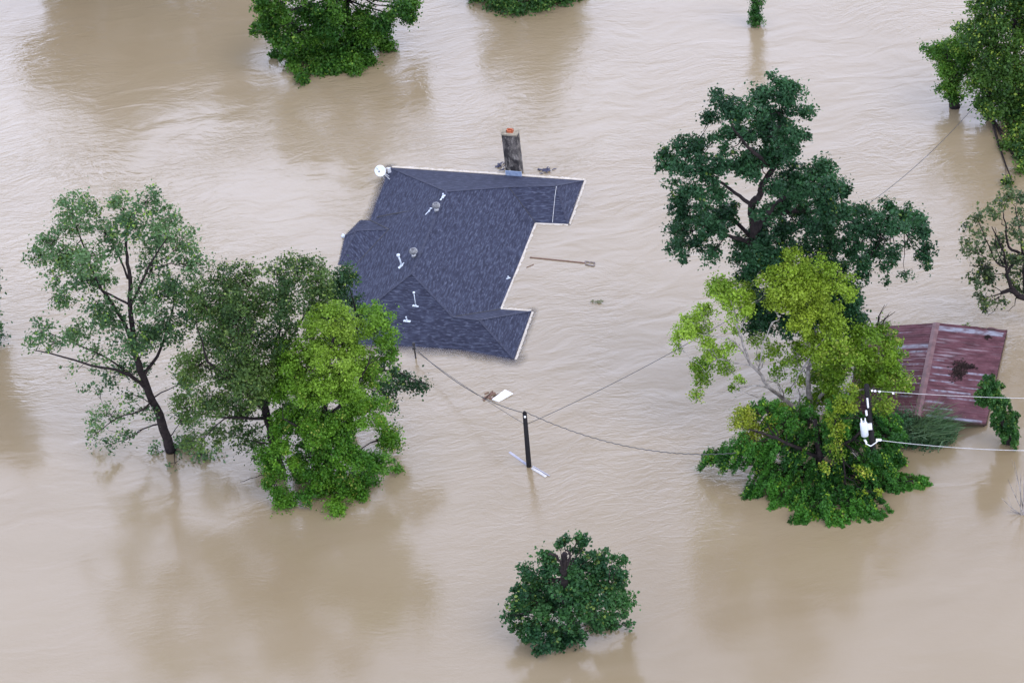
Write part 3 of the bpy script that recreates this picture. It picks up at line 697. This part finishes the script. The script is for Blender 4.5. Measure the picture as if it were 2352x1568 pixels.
# 8 big oak
Z8 = (.3457,1488.8,156.2)
oak = [(760,1560,80,60),(860,1500,80,60),(1000,1560,90,60),(1150,1480,90,60),(1280,1480,80,60),(700,1700,70,60),(820,1680,80,60),(960,1700,80,60),(1100,1650,80,60),(1380,1620,50,60),(1330,1720,60,60),(1200,1750,80,60),(900,1400,90,60,-1.5),(1050,1380,90,60,-1.5),(800,1250,80,60,-1.5),(700,1230,60,50,-1.5),(870,110,100,50),(950,190,80,60),(760,190,60,56),(1030,270,40,40),(860,300,70,50,None,.8),(470,180,36,40),(510,245,50,40),(420,330,56,34),(560,300,50,54),(440,450,36,26),(660,320,80,60),
 (770,350,60,50),(550,410,50,44),(670,420,90,60),(830,440,90,70),(950,440,80,60),(1040,465,36,34),(960,535,50,50),(250,515,80,44),(340,530,70,54),(140,580,60,44),(115,645,50,36),(220,650,70,46),(340,650,70,50),
 (170,760,22,11,None,.7),(510,545,34,34),(480,640,70,50),(600,630,70,60),(730,600,80,60),(850,600,76,60),(700,700,70,30),(400,730,70,40),(330,820,64,44),(450,840,60,46),(220,870,54,54),(220,940,70,50),(330,960,76,60),
 (460,960,76,56),(560,960,50,60),(250,1060,76,50),(370,1060,76,50),(155,1070,30,14,None,.7),(480,1070,66,40),(220,1150,40,34),(190,1200,50,24),(240,1265,40,24,None,.8),(350,1170,50,40),(450,1200,42,34,None,.8),(400,1262,18,22),
 (1100,690,84,50),(1190,670,64,50),(950,720,84,60),(850,790,60,46,None,.8),(1050,800,96,60),(1200,780,84,60),(1300,820,46,46),(900,880,84,60),(1050,920,96,60,None,.85),(1200,900,96,60),(800,960,76,50,None,.85),(750,1060,84,50),
 (900,1050,96,50,None,.8),(1050,1060,96,50,None,.85),(1200,1040,96,60),(1330,960,66,50),(1420,960,56,40),(1390,1060,76,50),(1600,920,46,34),(1560,1000,76,50),(1700,970,76,44),(1790,960,30,26),(1780,1040,66,50),(1840,1110,42,44),
 (1650,1060,76,40),(1500,1110,76,40),(1865,1200,32,50),(1820,1250,50,34,None,.8),(1845,1330,20,20,None,.7),(1740,1170,50,30,None,.35),(1640,1230,60,40,None,.8),(1700,1375,28,24),(1600,1300,46,34,None,.8),(1500,1220,76,50),(1380,1180,86,50),
 (1400,1300,66,40),(1440,1380,50,40),(1585,1420,22,14),(640,1150,70,40),(620,1250,54,28),(780,1150,76,50),(900,1170,84,40,None,.7),(1050,1180,84,50,None,.8),(1200,1200,84,50),(1250,1320,76,50),(690,1320,56,40),(660,1390,56,40),(700,1480,76,50),
 (1370,1480,46,50),(1350,1560,56,50),(760,1560,70,50),(900,1300,80,60),(1080,1320,80,60),(1000,1450,90,60),(1400,1680,50,50),(700,1600,60,50),(1250,1600,80,60)]
tree('oak_tree', 'big dark blue green oak with wide spreading crown, tallest of the right tree group', (1914,896),
 [([(1230,2140,.6),(1190,1980,.6),(1060,1700,.5),(850,1450,.2),(740,1250),(700,1040),(690,910),(740,850),(760,770),(830,670),(870,590),(865,420),(870,330),(900,220)], .38,.06),
  ([(690,910,0),(640,880,0),(560,820,.3),(480,760,.6),(350,700,1),(200,640,1)], .13,.04), ([(720,1170,0),(620,1140,0),(520,1110,.2),(430,1080,.6),(300,1080,1)], .15,.04),
  ([(710,1080,0),(800,990,.6),(950,950,1.2),(1110,960,1.6),(1300,1000,1.8),(1500,1060,1.8),(1700,1080,1.8)], .2,.04),
  ([(830,670,0),(700,560,-1),(640,500,-1),(560,380,-1),(480,260,-1)], .13,.03), ([(870,560,0),(960,500,0),(1020,480,0)], .08,.03), ([(800,960,-1),(900,860,1),(1050,780,1),(1180,700,1)], .16,.04),
  ([(865,420,0),(940,300,0),(1020,280,0)],.07,.02), ([(720,1170,0),(520,960,2),(350,940,2.5),(230,900,3)],.14,.03)],
 oak, Z8, c1=(.011,.045,.018), c2=(.034,.100,.040), hi=(.10,.16,.03), leaf=.2, asp=.62, dens=6.8, per=26, cs=.2, depth=1.9, hi_p=.05, upn=.6, twig=.014, bscale=1.12)
# 9 yellow green tree right
Z9 = (.4337,1525.5,551.4)
tree('lime_green_tree', 'lime green tree with bare pale branches in front of the dark oak', (1868,965),
 [([(790,955),(775,890),(765,790),(760,700),(790,600),(800,480),(780,350),(740,200)], .2,.04), ([(740,930,0),(650,850,-.5),(560,780,-1),(500,700,-1),(450,640,-1),(400,480,-1.2),(380,400,-1.2),(350,320,-1.2)], .14,.03),
  ([(830,655,-1.2),(812,610,-1.2),(800,570,-1.2)], .09,.05), ([(790,590,-1),(730,690,-1),(670,780,-1)], .07,.03), ([(750,700,-1),(690,678,-1.2),(620,692,-1.2)], .05,.02),
  ([(450,640,-1),(370,540,-1.3),(300,515,-1.3),(210,505,-1.3)], .05,.02), ([(500,700,-1),(520,580,-1),(560,450,-1),(610,420,-1)], .05,.02), ([(560,780,-1),(480,770,-1.5),(400,780,-1.5)], .06,.02),
  ([(480,670,-1),(380,650,-1),(280,630,-1),(220,700,-1)], .04,.015), ([(640,850,-.5),(600,760,-1.5),(500,740,-1.8)], .05,.02), ([(775,890,0),(900,740,0),(1000,650,0),(1150,600,0)], .13,.03), ([(700,900,-.8),(720,830,-1.4),(705,770,-1.4)], .07,.03),
  ([(400,480,-1.2),(440,390,-1),(470,330,-1)], .04,.015), ([(650,850,-.5),(560,860,-1.5),(420,800,-1.5)], .05,.015)],
 [(820,720,60,50),(860,820,60,50,.2),(780,850,50,40,.3,.8),(700,760,50,40,.5,.4),(900,690,70,50),(640,880,50,30,.4,.6),(700,930,60,30,.3,.8),(560,560,40,40,.8,.35),(480,540,30,30,.5,.4),(660,85,60,32),(580,130,50,40),(690,160,90,50),(820,145,60,40),(600,220,70,50),(720,250,90,50),(850,230,80,60),(945,260,50,50),(580,330,60,40),(700,350,96,50),(830,350,80,60),(890,420,40,40),(760,440,76,40,None,.8),(790,520,50,44,None,.7),
  (300,250,70,30,None,.9),(240,255,30,22),(340,300,70,40),(440,280,36,46,None,.8),(400,365,60,36,None,.9),(200,385,56,30),(150,430,46,34),(110,500,46,34),(70,555,28,20),(215,550,22,14),(190,460,40,30),(350,465,50,16,None,.8),(240,605,70,20),
  (210,655,46,30),(315,620,34,22,None,.7),(210,730,40,26,None,.8),(178,815,15,15),(350,670,40,20,None,.6),(390,750,36,14),(350,788,24,10),(480,620,26,24,None,.5),(590,700,34,20,None,.5),(335,560,20,14),
  (700,600,60,50,None,.9),(830,600,70,50),(950,560,70,50),(1060,520,60,34),(1165,500,60,44),(1225,560,50,44),(1100,600,90,50),(1225,640,60,44),(960,660,90,50),(1090,700,90,50),(1215,720,80,40),(1300,770,26,18),(900,760,60,40),(1180,790,50,22),(1060,770,50,24),(960,850,50,40),(640,640,50,40,None,.4),(900,500,60,50),(1000,600,70,50)],
 Z9, c1=(.08,.17,.012), c2=(.19,.31,.025), hi=(.33,.37,.08), leaf=.15, asp=.7, dens=5.2, per=38, cs=.2, depth=1.4, bark=M_barkg, hi_p=.12, upn=.7, bscale=1.2,
 topc=[(700,300,260,(.27,.36,.035)),(200,450,220,(.27,.41,.05))])
# 10 vine mound
tree('vine_covered_thicket', 'dense mound of trailing green vines at the foot of the lime green tree', (1880,1085),
 [([(830,1240),(820,1100),(800,950)], .3,.1), ([(820,1150,0),(600,1050,-1),(450,1000,-1.5)], .12,.04), ([(820,1150,0),(1000,1050,-1),(1100,950,-1)], .12,.04)],
 [(1110,1120,50,40,-2.0),(1130,1190,60,40,-2.2),(1060,1180,50,40,-2.0),(470,880,50,30,1.5),(540,885,80,40,1.5),(320,1110,70,26,1),(260,1140,50,20,1),(240,1175,20,20,1,.8),(400,1130,80,34,0),(520,1150,70,34,0),(640,960,70,56),(760,950,80,66),(880,970,70,60),(680,1070,84,60),
  (820,1070,84,66),(960,1060,80,66),(930,880,60,50),(1060,980,70,66),(1160,960,70,60),(1180,1040,60,50),(560,1250,84,46),(480,1300,54,30,None,.8),(700,1220,90,60),(860,1210,90,60),(1000,1200,90,60),(1130,1170,80,50),(1200,1130,50,34),
  (620,1340,76,40),(760,1340,80,50),(900,1340,90,60),(1040,1330,90,56),(1150,1290,76,46),(1250,1265,84,30),(1330,1275,46,20),(820,1420,70,44),(720,1450,36,44),(900,1450,50,40),(1000,1420,60,44),(1110,1420,60,30),(440,1060,60,40),(560,1080,70,44)],
 Z9, c1=(.015,.07,.012), c2=(.06,.19,.022), hi=(.2,.34,.03), leaf=.15, asp=.6, dens=7.0, per=40, cs=.18, depth=1.2, droop=.75, bscale=1.3, cat='vine thicket', upn=.5, hi_p=.12)
tree('yellow_shrub', 'yellow green sprawling shrub on the left side of the vine mound', (1745,1075),
 [([(560,1180),(540,1100),(500,1000),(450,930)], .08,.03)],
 [(420,900,56,30,-.5,.9),(430,960,66,44,-.5),(470,1030,76,44,-.6),(500,1090,60,30,-.6,.9),(560,1000,40,36,-.5,.7),(570,950,20,26,-.5,.7),(640,1080,40,50,-.8,.5),(520,1230,36,16,-1,.9),(620,1040,40,26,-1,.5)],
 Z9, c1=(.15,.20,.015), c2=(.27,.32,.03), hi=(.33,.33,.07), leaf=.14, dens=6.5, per=26, cs=.2, depth=.5, cat='shrub')
tree('climbing_vine', 'bright yellow green creeper hanging beside the transformer pole', (1935,1130),
 [([(960,1330),(950,1150),(900,980),(960,860)], .05,.03)],
 [(990,800,50,26,0),(950,860,50,30,0),(890,950,34,36,0),(930,1000,50,36,0),(900,1080,46,26,-.3),(930,1140,30,24,-.3),(1000,890,44,30,0),(1160,850,40,40,0,.7),(1170,920,36,40,0,.7),(840,1210,30,16,-1),(1020,1220,60,20,-1.2,.7),(1100,1340,60,20,-1.8,.5)],
 Z9, c1=(.09,.17,.015), c2=(.2,.27,.022), hi=(.36,.38,.05), leaf=.145, dens=6, per=24, cs=.19, depth=.3, cat='vine')
# 11 sparse tree, right edge
ZA = (.2344,2168,404)
tree('sparse_tree', 'thin leaved brownish tree with dark crooked boughs at the right edge above the shed', (2400,742),
 [([(990,1440),(900,1250),(740,1180),(650,1120),(560,1150)], .26,.1), ([(700,1150,0),(620,1000,0),(610,880,0),(560,700,0),(470,500,0)], .13,.025), ([(620,900,0),(520,850,-.3),(420,640,-.3),(330,430,-.3)], .07,.015),
  ([(800,1150),(790,900),(780,780),(640,700),(600,500),(580,350)], .16,.025), ([(780,780),(740,500),(700,300)], .08,.02), ([(620,950),(700,850),(800,790)], .1,.08), ([(580,860),(520,720),(500,500)], .05,.015),
  ([(540,1180),(520,1290),(430,1370)], .03,.01), ([(700,1190),(690,1270),(610,1330)], .03,.01), ([(420,800),(330,760),(170,690)], .03,.01), ([(460,900),(360,880),(250,880)], .025,.01)],
 [(640,200,60,30),(760,220,40,44),(550,260,30,30),(460,330,34,40),(520,390,50,34),(350,410,32,46),(288,430,15,36),(300,570,34,34,None,.7),(400,560,50,50,None,.5),(340,710,50,32,None,.8),(240,720,24,24,None,.7),(225,650,10,10),
  (220,505,8,8),(350,825,16,12),(380,890,56,40),(430,950,66,46),(305,985,26,20),(340,1045,40,32),(460,1020,66,50),(560,640,70,80,None,.5),(680,540,70,80,None,.5),(620,820,76,50,None,.8),(700,850,66,66,None,.7),(650,1000,90,66,None,.7),(740,1080,42,50),
  (400,1205,26,20),(560,1230,44,28),(480,1230,34,26),(400,1290,24,18,None,.8),(340,1165,14,20),(380,1240,14,18),(770,600,60,90,None,.6),(780,400,60,80,None,.6),(790,950,60,70),(900,700,100,100),(900,400,100,100),(900,950,90,90),(460,760,60,50,None,.5),(600,300,30,30,None,.5)],
 ZA, c1=(.03,.055,.025), c2=(.085,.125,.05), hi=(.2,.26,.05), leaf=.185, asp=.85, dens=9, per=11, cs=.2, depth=1.2, twig=.014, hi_p=.1)
# 12 round tree at the bottom
ZB = (.2227,1120.8,1194.2)
tree('round_tree', 'small round dark green tree with a broken dead trunk, alone at bottom centre', (1322,1462),
 [([(900,1250,0),(860,1050,0),(800,800,-.5),(785,620,-1.1),(785,480,-1.3),(795,345,-1.3)], .26,.15), ([(770,500,-1.4),(745,430,-1.5),(705,370,-1.5),(660,350,-1.5),(630,358,-1.5)], .08,.05), ([(815,480,-1.4),(845,400,-1.5),(835,330,-1.5),(800,310,-1.5)], .07,.04),
  ([(780,620),(700,620),(620,630)], .16,.08), ([(900,1100,0),(1100,900,0),(1250,700,0)], .12,.04), ([(850,1050,0),(600,900,0),(400,800,0)], .12,.04)],
 [(850,560,40,60,-1.2),(730,720,50,40,-1.2),(690,470,36,60,-1),(650,760,80,70,.6),(560,700,60,50,.6),(700,850,70,60,.3),(650,650,50,50,.8),(930,190,50,24,.6),(1000,215,28,36,.6),(800,215,32,30,.6),(745,245,14,17,.6),(950,300,40,40,.6),(880,290,40,22,.8),(600,345,22,40,.5),(640,440,76,70,.5),(600,540,70,44,.3),(400,515,24,24,.5),(400,600,76,50),(500,640,60,50,.5),(330,720,76,50),
  (440,760,84,60),(310,860,70,50),(450,880,96,60),(600,830,60,46,.8),(560,950,84,60),(300,990,80,34),(225,990,36,34),(400,1030,96,50),(330,1130,80,36),(450,1150,96,50),(390,1225,40,26),(600,1100,96,60),(620,1240,84,50),(550,1330,50,30),(700,1310,60,46),
  (750,1180,80,50),(950,450,76,60),(880,560,60,56,-.5),(1050,380,70,50,.5),(1180,400,60,44,.5),(1200,315,24,34,.5),(1285,400,34,34),(1375,430,36,24),(1100,520,96,60),(1250,520,90,56),(1365,560,50,44),(900,680,96,60,-1),(1050,680,110,60),(1220,680,96,56),(1370,700,66,50),
  (780,730,66,46,-1),(900,830,110,60,-1),(1080,830,110,60,-1),(1250,830,96,60),(1400,830,60,60),(780,950,80,50,-1),(960,980,96,50,-1.2),(1120,980,96,50),(1280,980,84,50),(1400,960,50,44),(1120,1080,76,44),(1230,1070,66,30),(1340,1075,70,24),(900,1120,90,50,-1),(860,1230,80,44,-.8),(950,1190,44,50,-.8),(1450,1085,30,12)],
 ZB, c1=(.015,.06,.024), c2=(.045,.125,.035), hi=(.18,.26,.06), leaf=.18, asp=.8, dens=6.5, per=30, cs=.19, depth=1.1, hi_p=.1, twig=.01, bscale=1.15)
# 14 leaning vine post
tree('vine_clad_post', 'leaning post wrapped in dark green vines at the front right corner of the rusty shed', (2318,1018),
 [([(2318,1018),(2305,975),(2290,930),(2272,885)], .18,.12)],
 [(2322,1005,16,14,-.1),(2315,985,18,16,-.1),(2308,960,19,18,-.1),(2298,935,20,20,-.1),(2285,912,20,20,-.1),(2272,890,20,18,-.1),(2268,875,14,10,-.1),(2258,915,12,18,0),(2290,900,16,12,0)],
 c1=(.014,.06,.014), c2=(.05,.14,.028), hi=(.14,.24,.05), leaf=.14, dens=15, per=24, cs=.14, depth=.12, twig=0, cat='post', droop=.25, bscale=1.4)
# off-frame neighbours that the water mirrors
tree('side_tree', 'tree just outside the left edge with a few leaves poking in', (-70,800),
 [([(-70,800),(-75,700),(-80,560)], .3,.1)],
 [(-8,752,12,16,0),(-6,768,10,10,0),(-50,740,40,36),(-90,690,60,50),(-60,640,60,50),(-120,620,60,50),(-80,560,60,50),(-110,740,50,40),(-70,520,40,30),(-55,690,50,40)],
 c1=(.02,.06,.03), c2=(.05,.12,.04), leaf=.2, dens=4, per=20, cs=.26, depth=1.2)
for i, (bx, by, s) in enumerate(((150,-70,1.15),(400,-65,1.15))):
    tree('grove_tree', ['mirrored tree beyond the top left corner, left one', 'mirrored tree beyond the top left corner, right one'][i], (bx,by),
     [([(bx,by),(bx-6,by-100*s),(bx-12,by-200*s)], .3,.1)],
     [(bx+dx*s, by+dy*s, 62*s, 46*s) for dx, dy in ((-90,-110),(-20,-100),(60,-105),(110,-130),(-110,-170),(-40,-165),(40,-165),(95,-190),(-70,-225),(5,-230),(65,-240),(-10,-275))],
     c1=(.02,.06,.02), c2=(.05,.12,.03), leaf=.26, dens=4.5, per=16, cs=.32, depth=2.4, bscale=1.08)

# ------------------------------------------------------------------ reeds beside the shed
def reeds():
    o = P(2125, 1000, 0); V = []; F = []; cols = []
    for i in range(3600):
        x, y = random.gauss(2118,32), random.uniform(985,1022)-abs(random.gauss(0,4))
        if x > 2188 or x < 2052: continue
        p = P(x, y, 0); h = random.uniform(.35,2.1)*(1.1-abs(x-2112)/110); p += Vector((random.gauss(0,.2), random.gauss(0,.2), 0))
        t = Vector((random.gauss(.28,.3), random.gauss(-.05,.25), 1)).normalized(); s = t.orthogonal().normalized(); s.rotate(Matrix.Rotation(random.uniform(0,6.3),3,t))
        w = .028; lean = Vector((random.gauss(.15,.25), random.gauss(-.1,.2), -.12))*h
        a, m_, e = p, p+t*h*.55, p+t*h+lean; b = len(V)
        V += [a-s*w, a+s*w, m_+s*w*1.1, m_-s*w*1.1, e]; F += [(b,b+1,b+2,b+3),(b+3,b+2,b+4,b+4)]
        k = random.random(); c = (.05+.10*k, .11+.12*k, .05+.08*k); cols += [c]*5
    F = [f if f[2] != f[3] else f[:3] for f in F]
    me = bpy.data.meshes.new('reeds'); me.from_pydata([tuple(v) for v in V], [], F)
    a = me.color_attributes.new('tint', 'FLOAT_COLOR', 'POINT')
    for i, c in enumerate(cols): a.data[i].color = (*c, 1)
    o = link('reeds', me, M_leaf); tag(o, 'clump of grey green reeds sticking out of the water against the shed eave', 'reeds', kind='stuff')
reeds()
tree('bush', 'low dark green bush behind the reeds between the vine mound and the shed', (2105,1025),
 [([(2105,1025),(2100,1000)], .05,.03)], [(2085,1000,26,20,.3),(2120,1012,34,14,.1),(2150,1010,26,12,.1),(2070,965,24,26,.5),(2175,1000,14,9,.1,.6),(2060,1010,20,16,.2)],
 c1=(.02,.06,.025), c2=(.05,.12,.05), leaf=.13, dens=8, per=20, cs=.18, depth=.3, cat='bush')
tree('sprig', 'tiny green sprig poking up behind the far eave of the rusty shed', (2218,752), [([(2218,752),(2218,745)], .02,.01)], [(2218,745,7,6,0)], c1=(.06,.14,.02), c2=(.1,.2,.03), leaf=.12, dens=20, per=12, cs=.1, depth=.1, cat='sprig')

# ------------------------------------------------------------------ poles, wires
M_pole = simple('creosote', (.006,.006,.007), (.016,.014,.014), .75, 6)
M_wire = simple('wire', (.03,.03,.032), (.06,.06,.06), .6, 5)
M_wirew = simple('bright_wire', (.38,.38,.38), (.55,.55,.55), .4, 5)
M_ins = simple('porcelain', (.7,.7,.72), (.82,.82,.82), .3, 5)
b1 = P(1215,1070,0); t1 = PY(1205,948,b1.y)
pole = empty('utility_pole', tuple(b1), 'black utility pole standing alone in open water below the blue roof', 'utility pole')
q = MB(); q.tube([b1-Vector((0,0,2)), b1, t1], [.15,.145,.12], 12); q.build('shaft', M_pole, pole, True)
q = MB(); d_ = (CL-t1).normalized(); pp = t1+(b1-t1)*.07+d_*.13; q.tube([pp-Vector((.05,0,0)), pp+Vector((.05,0,0))], .07, 8); q.build('insulator', M_ins, pole)
q = MB(); q.tube([t1, t1+Vector((0,0,.1))], [.12,.06], 10); q.build('pole_cap', M_pole, pole, True)
def wire(nm, label, a, b, sag, r=.018, mat=M_wire, twist=0, via=None):
    pts = []; n_ = 90 if twist else 26
    for i in range(n_+1):
        t = i/n_; p = a.lerp(b, t); p.z -= sag*4*t*(1-t)
        if twist: p += Vector((0, math.cos(i*1.9), math.sin(i*1.9)))*twist
        pts.append(p)
    g = MB(); g.tube(pts, r, 5); o = g.build(nm, mat, None, True); tag(o, label, 'wire'); return o
wire('service_cable', 'twisted service cable sagging from the pole top to the drowned house', t1, MAST, .75, .022, twist=.012)
low1 = t1.lerp(b1, .22)
wire('guy_wire', 'thin straight wire from the pole side to the drowned house mast', low1, MAST-Vector((0,0,.2)), .15, .013)
wp = PY(2000,905, P(2010,1150,0).y)
b2 = P(2014,1125,0); t2 = PY(1990,884,b2.y)
wire('overhead_wire', 'thin wire from the lone pole rising right towards the lime green tree', low1, PY(1760,682,P(1868,965,0).y-.6), .35, .017)
wire('overhead_wire', 'thin wire from the big oak up to the tree in the top right corner', PY(1960,492,P(1800,890,0).y), PY(2235,248,P(2275,262,0).y-.5), .5, .017)
wire('spiral_cable', 'twisted cable sagging from the lone pole to the vine mound', t1+Vector((.1,0,.02)), PY(1690,1040,b2.y-1), 1.0, .022, twist=.022)
pole2 = empty('transformer_pole', tuple(b2), 'black utility pole with white transformer can rising from the vine mound by the shed', 'utility pole')
q = MB(); q.tube([b2-Vector((0,0,2)), b2, t2], [.17,.165,.13], 12); q.build('shaft', M_pole, pole2, True)
ax = (t2-b2).normalized()
tcp = PY(1985,985,b2.y-.35); q = MB()
q.tube([tcp-ax*.45, tcp-ax*.40, tcp+ax*.38, tcp+ax*.45], [.15,.2,.2,.16], 18); tr = q.build('transformer', simple('transformer_paint', (.5,.54,.6), (.66,.7,.74), .4, 4), pole2, True)
q = MB()
for dx in (-.1,.1): q = MB(); q.tube([tcp+ax*.44+Vector((dx,0,0)), tcp+ax*.72+Vector((dx,0,0))], [.05,.03], 8); q.build('bushing', M_ins, tr)
q = MB()
q.box(tcp+Vector((.28,.15,0)), (1,0,0), (0,1,0), ax, .15, .04, .2); q.build('bracket', M_ins, tr)
q = MB(); cp = PY(1993,925,b2.y-.2); q.tube([cp-ax*.3, cp+ax*.3], .05, 8); cp = PY(1990,948,b2.y-.2); q.tube([cp-ax*.15, cp+ax*.15], .06, 8); q.build('fuse_cutout', M_ins, pole2)
q = MB()
wA = PY(2003,897,b2.y-.2); wB = PY(2060,904,b2.y-.2)
for t in (0,.12,.3,.85): q = MB(); p = wA.lerp(wB, t); q.tube([p-Vector((.05,0,0)), p+Vector((.05,0,0))], .055, 8); q.build('insulator', M_ins, pole2)
wire('power_line', 'bright upper power line crossing the rusty roof to the right edge', PY(2003,897,b2.y-.2), PY(2470,916,b2.y-.2), .12, .013, M_wirew)
wire('power_line', 'bright lower power line over the water to the right edge', PY(2016,1010,b2.y-.3), PY(2470,1034,b2.y-.3), .25, .016, M_wirew)
q = MB(); q.tube([PY(1988,1018,b2.y-.3), PY(2000,1024,b2.y-.4), PY(2012,1016,b2.y-.4), PY(2018,1010,b2.y-.3)], .03, 6); q.tube([PY(2012,1010,b2.y-.3), PY(2024,1010,b2.y-.3)], .07, 8); q.tube([PY(1986,1010,b2.y-.3), PY(1990,1016,b2.y-.3)], .06, 8); q.build('neutral_bracket', M_ins, pole2)

# ------------------------------------------------------------------ floating debris
def flat(nm, label, cat, a, b, w, th, mat, z=.02, parent=None):
    a, b = P(*a, z), P(*b, z); d = b-a; s = Vector((-d.y, d.x, 0)); g = MB(); g.box((a+b)/2, d, s, (0,0,1), d.length/2, w/2, th/2)
    o = g.build(nm, mat, parent, bevel=.008)
    if cat: tag(o, label, cat)
    return o
M_wood = simple('wet_wood', (.11,.06,.045), (.24,.15,.11), .8, 3)
M_blue = simple('pale_painted_wood', (.26,.26,.33), (.42,.41,.46), .6, 3)
lad = empty('pole_net', tuple(P(1280,597,0)), 'long brown pole with a small frame at its end floating right of the blue roof', 'pole')
flat('handle', None, None, (1217,591), (1346,604), .07, .06, M_wood, parent=lad)
g = MB(); fc = [P(1344,600,.04), P(1366,603,.04), P(1364,611,.04), P(1345,607,.04)]
for i in range(4): g.tube([fc[i], fc[(i+1)%4]], .03, 5)
g.tube([fc[0].lerp(fc[1],.5), fc[2].lerp(fc[3],.5)], .02, 5); g.build('end_frame', simple('frame_wood', (.08,.05,.05), (.3,.26,.24), .8, 9), lad)
flat('stick', 'short thin stick floating beside the east eave of the blue roof', 'stick', (1209,614), (1226,607), .035, .03, M_wood)
raft = empty('floating_panel', tuple(P(1150,908,0)), 'white panel board floating with brown scraps between the roof and the lone pole', 'panel')
g = MB(); c4 = [P(1130,916,.10), P(1145,921,.05), P(1178,903,.10), P(1160,894,.16)]
g.V = [p for p in c4]+[p-Vector((0,0,.07)) for p in c4]; g.F = [(0,1,2,3),(7,6,5,4),(0,4,5,1),(1,5,6,2),(2,6,7,3),(3,7,4,0)]
g.build('board', simple('bright_white', (.8,.8,.8), (.86,.86,.86), .5, 3), raft, bevel=.01)
g = MB(); rs = random.Random(3)
for i in range(16):
    x, y = rs.uniform(1116,1140), rs.uniform(902,915)-.0; p = P(x, y, .03); d = Vector((rs.gauss(1,.3), rs.gauss(.7,.3), 0)).normalized(); g.box(p, d, (-d.y,d.x,0), (0,0,1), rs.uniform(.08,.3), .035, .02)
g.build('wood_scrap', M_wood, raft)
flat('plank', 'pale bluish plank half sunk on the left of the lone pole foot', 'plank', (1170,1038), (1212,1068), .15, .05, M_blue, -.012)
flat('plank', 'short white plank lying right of the lone pole foot', 'plank', (1222,1074), (1254,1094), .16, .06, simple('white_plank', (.38,.36,.36), (.6,.58,.57), .6, 4), .02)
flat('batten', 'thin pale batten crossing the white plank at the lone pole foot', 'plank', (1224,1070), (1262,1092), .05, .04, M_blue, .05)
def debris(nm, label, cx_, cy_, sx, sy, n_, seed, mat, L=.22, cat='debris'):
    rs = random.Random(seed); g = MB()
    for i in range(n_):
        p = P(rs.gauss(cx_,sx), rs.gauss(cy_,sy), rs.uniform(.01,.12)); d = Vector((rs.gauss(1,.6), rs.gauss(0,.8), rs.gauss(0,.25))).normalized(); s = d.orthogonal().normalized()
        if rs.random() < .5: g.tube([p-d*L*rs.uniform(.4,1), p+Vector((0,0,.04)), p+d*L*rs.uniform(.4,1)], [.02,.035,.015], 5)
        else: g.box(p, d, s, d.cross(s), L*rs.uniform(.3,.7), .05, .02)
    o = g.build(nm, mat); tag(o, label, cat); return o
M_blk = simple('black_debris', (.012,.012,.025), (.07,.07,.13), .6, 12)
debris('branch_debris', 'black branches snagged against the left side of the chimney', 1150, 380, 5, 6, 12, 1, M_blk)
debris('branch_debris', 'black and white tangle of rubbish floating right of the chimney', 1252, 391, 9, 3.2, 18, 2, M_blk, .2)
debris('twigs', 'faint greenish floating twigs in open water between the roof and the lime green tree', 1372, 692, 8, 1.2, 8, 3, simple('twig_green', (.12,.13,.07), (.2,.2,.12), .9, 8), .15)
def snag(label, base, tips, r, mat=M_bark):
    b = P(*base, -.1); g = MB(); rs = random.Random(int(base[0]))
    for x, y in tips:
        e = PY(x, y, b.y+rs.uniform(-.3,.3)); m_ = b.lerp(e, .5)+Vector((rs.gauss(0,.06),0,rs.gauss(0,.06))); g.tube([b+Vector((rs.gauss(0,.12),0,0)), m_, e], [r, r*.7, r*.3], 5)
        f = e+Vector((rs.gauss(0,.3),0,rs.uniform(-.1,.3))); g.tube([m_, f], [r*.4, r*.15], 4)
    o = g.build('dead_branch', mat); tag(o, label, 'branch')
snag('bare dead branches leaning out of the water behind the rusty shed', (2008,752), [(2032,700),(2042,722),(2056,716),(2046,736),(2020,722),(1985,716)], .045)
snag('bare brown twigs rising from the water at the right edge below the vine post', (2352,1185), [(2300,1143),(2315,1100),(2330,1060),(2345,1090),(2320,1170),(2355,1040)], .03, M_barkg)
